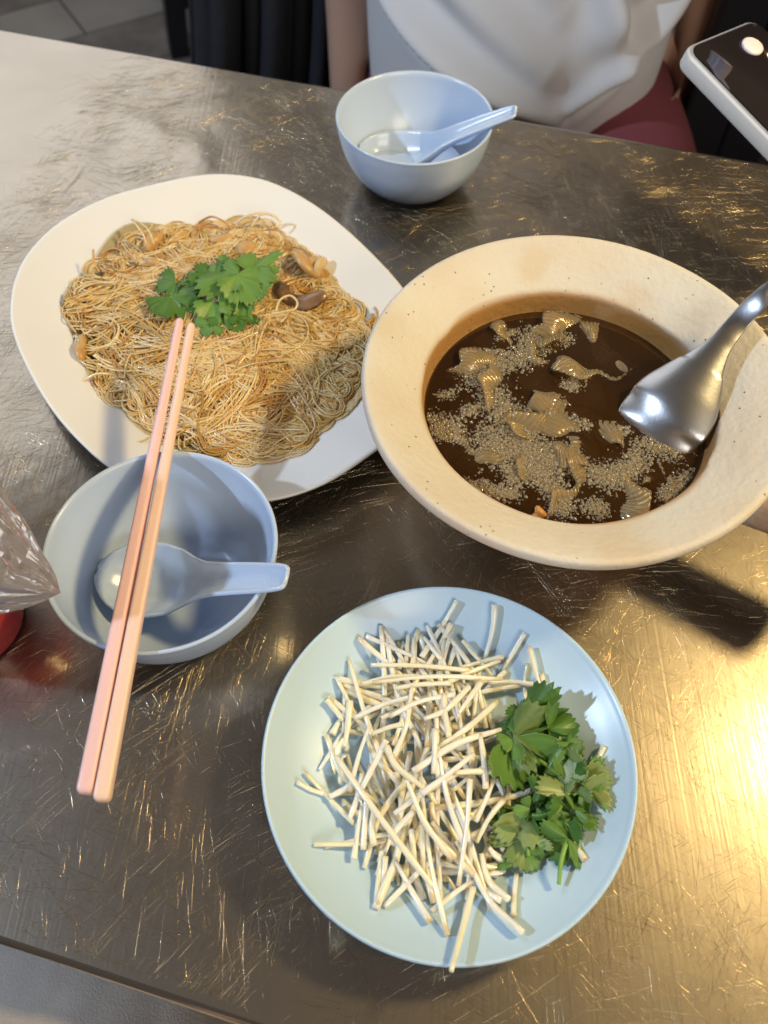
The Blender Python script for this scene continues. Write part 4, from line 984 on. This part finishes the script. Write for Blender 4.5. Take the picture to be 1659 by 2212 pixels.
# the photographer's lap on the near side
pp = empty('person', (-.02, -.36, FZ), 'person in grey twill trousers at the near side of the table', 'person')
J, E_ = seated(-.02, -.40, 1, -.235)
J = [j for j in J]
person_body(pp, J, E_, MSKIN)
hz2 = -.145
for s in (-1, 1):
    V_, F_ = tube(smooth_prof([(-.02+s*.09, -.40, hz2), (-.02+s*.115, -.20, hz2+.005), (-.02+s*.125, .0, hz2), (-.02+s*.125, .055, hz2-.08), (-.02+s*.125, .03, hz2-.30), (-.02+s*.125, .01, FZ+.08)], 5), np.interp(np.linspace(0, 1, 26), [0, .3, .55, .75, 1], [.125, .112, .092, .078, .072]), 40, False)
    V_ = V_+np.stack([.0025*np.sin(V_[:, 1]*95+V_[:, 0]*60), 0*V_[:, 1], .003*np.sin(V_[:, 0]*130+V_[:, 1]*30)], -1)
    o = mk('trouser_leg', V_, F_, MTROU, pp); add_mod(o, 'SOLIDIFY', thickness=.003)
shell(pp, [(-.02, -.41, z, .165, .125) for z in np.linspace(hz2-.08, .22, 12)]+[(-.02, -.41, .25, .12, .09)], MBLKC, 'shirt', 48, lambda a, z: .004*math.sin(6*a+z*20))

# ------------------------------------------------------------------ seats behind
def stool(x, y, rot, label, group='black plastic stools', h=.44, w=.17):
    r = empty('plastic_stool', (x, y, FZ+.006), label, 'stool', group)
    c, s = math.cos(rot), math.sin(rot)
    T = lambda q: [(x+a*c-b*s, y+a*s+b*c, z+FZ+.006) for a, b, z in q]
    v, f = box(-w*.85, w*.85, -w*.85, w*.85, h-.03, h); mk('seat', T(v), f, MBLACK, r, False)
    for sx in (-1, 1):
        for sy in (-1, 1):
            t, b = .13, w
            q = []
            for zz, d, th in ((0, b, .022), (h-.03, t, .03)):
                q += [(sx*d-th, sy*d-th, zz), (sx*d+th, sy*d-th, zz), (sx*d+th, sy*d+th, zz), (sx*d-th, sy*d+th, zz)]
            mk('leg', T(q), [(3, 2, 1, 0), (4, 5, 6, 7), (0, 1, 5, 4), (1, 2, 6, 5), (2, 3, 7, 6), (3, 0, 4, 7)], MBLACK, r, False)
    for sgn in (-1, 1):
        v, f = box(-w, w, sgn*w*.94-.008, sgn*w*.94+.008, .10, .15); mk('stretcher', T(v), f, MBLACK, r, False)
        v, f = box(sgn*w*.94-.008, sgn*w*.94+.008, -w, w, .10, .15); mk('stretcher', T(v), f, MBLACK, r, False)
    return r
stool(-.44, 2.28, .35, 'black plastic stool standing alone on the wood-look floor')
stool(.155, 1.06, .0, 'black plastic stool under the person in white', h=.455)
# black jacket hanging behind, left of the diner
jk = []
nj, mj = 40, 30
for i in range(nj):
    t = i/(nj-1); x = -.255+t*.235
    for j in range(mj):
        s = j/(mj-1); z = .12-s*.55
        y = 1.06+.028*math.sin(t*24+s*1.2)*(.4+.6*s)+.012*math.sin(t*51+1)+.05*s*t
        jk.append((x*(1+.12*s)+.012*math.sin(s*5), y, z))
chair = empty('dining_chair', (-.12, 1.22, FZ+.006), 'black chair draped with a dark jacket, left of the white-shirted diner', 'chair')
for sx in (-.24, .0):
    V_, F_ = tube([(sx, 1.16, FZ+.006), (sx, 1.13, -.30), (sx, 1.10, .14)], .014, 12); mk('back_post', V_, F_, MBLACK, chair)
    V_, F_ = tube([(sx, 1.52, FZ+.006), (sx, 1.50, -.31)], .014, 12); mk('leg', V_, F_, MBLACK, chair)
v, f = box(-.26, .02, 1.12, 1.52, -.32, -.295); mk('seat', v, f, MBLACK, chair, False)
v, f = box(-.24, .0, 1.095, 1.115, .05, .13); mk('back_rail', v, f, MBLACK, chair, False)
o = mk('dark_jacket', jk, grid_faces(nj, mj), MBLKC, origin=(-.13, 1.06, .1)); add_mod(o, 'SOLIDIFY', thickness=.006)
tag(o, 'black jacket hanging in folds over the chair back', 'jacket')
# tall black chair back at the diner's other side
ch = empty('dining_chair', (.43, 1.02, FZ+.006), 'black high chair with wide upright back slats beside the white shirt', 'chair')
for x0, x1, y in ((.355, .415, .955), (.418, .478, .965)):
    v, f = box(x0, x1, y, y+.03, FZ+.006, .22); o = mk('back_slat', v, f, MBLACK, ch, False); add_mod(o, 'BEVEL', width=.006, segments=2)
v, f = box(.33, .60, .99, 1.32, -.32, -.29); mk('seat', v, f, MBLACK, ch, False)
for x in (.35, .58):
    for y in (1.02, 1.30):
        V_, F_ = tube([(x, y, FZ+.006), (x, y, -.31)], .014, 12); mk('leg', V_, F_, MBLACK, ch)
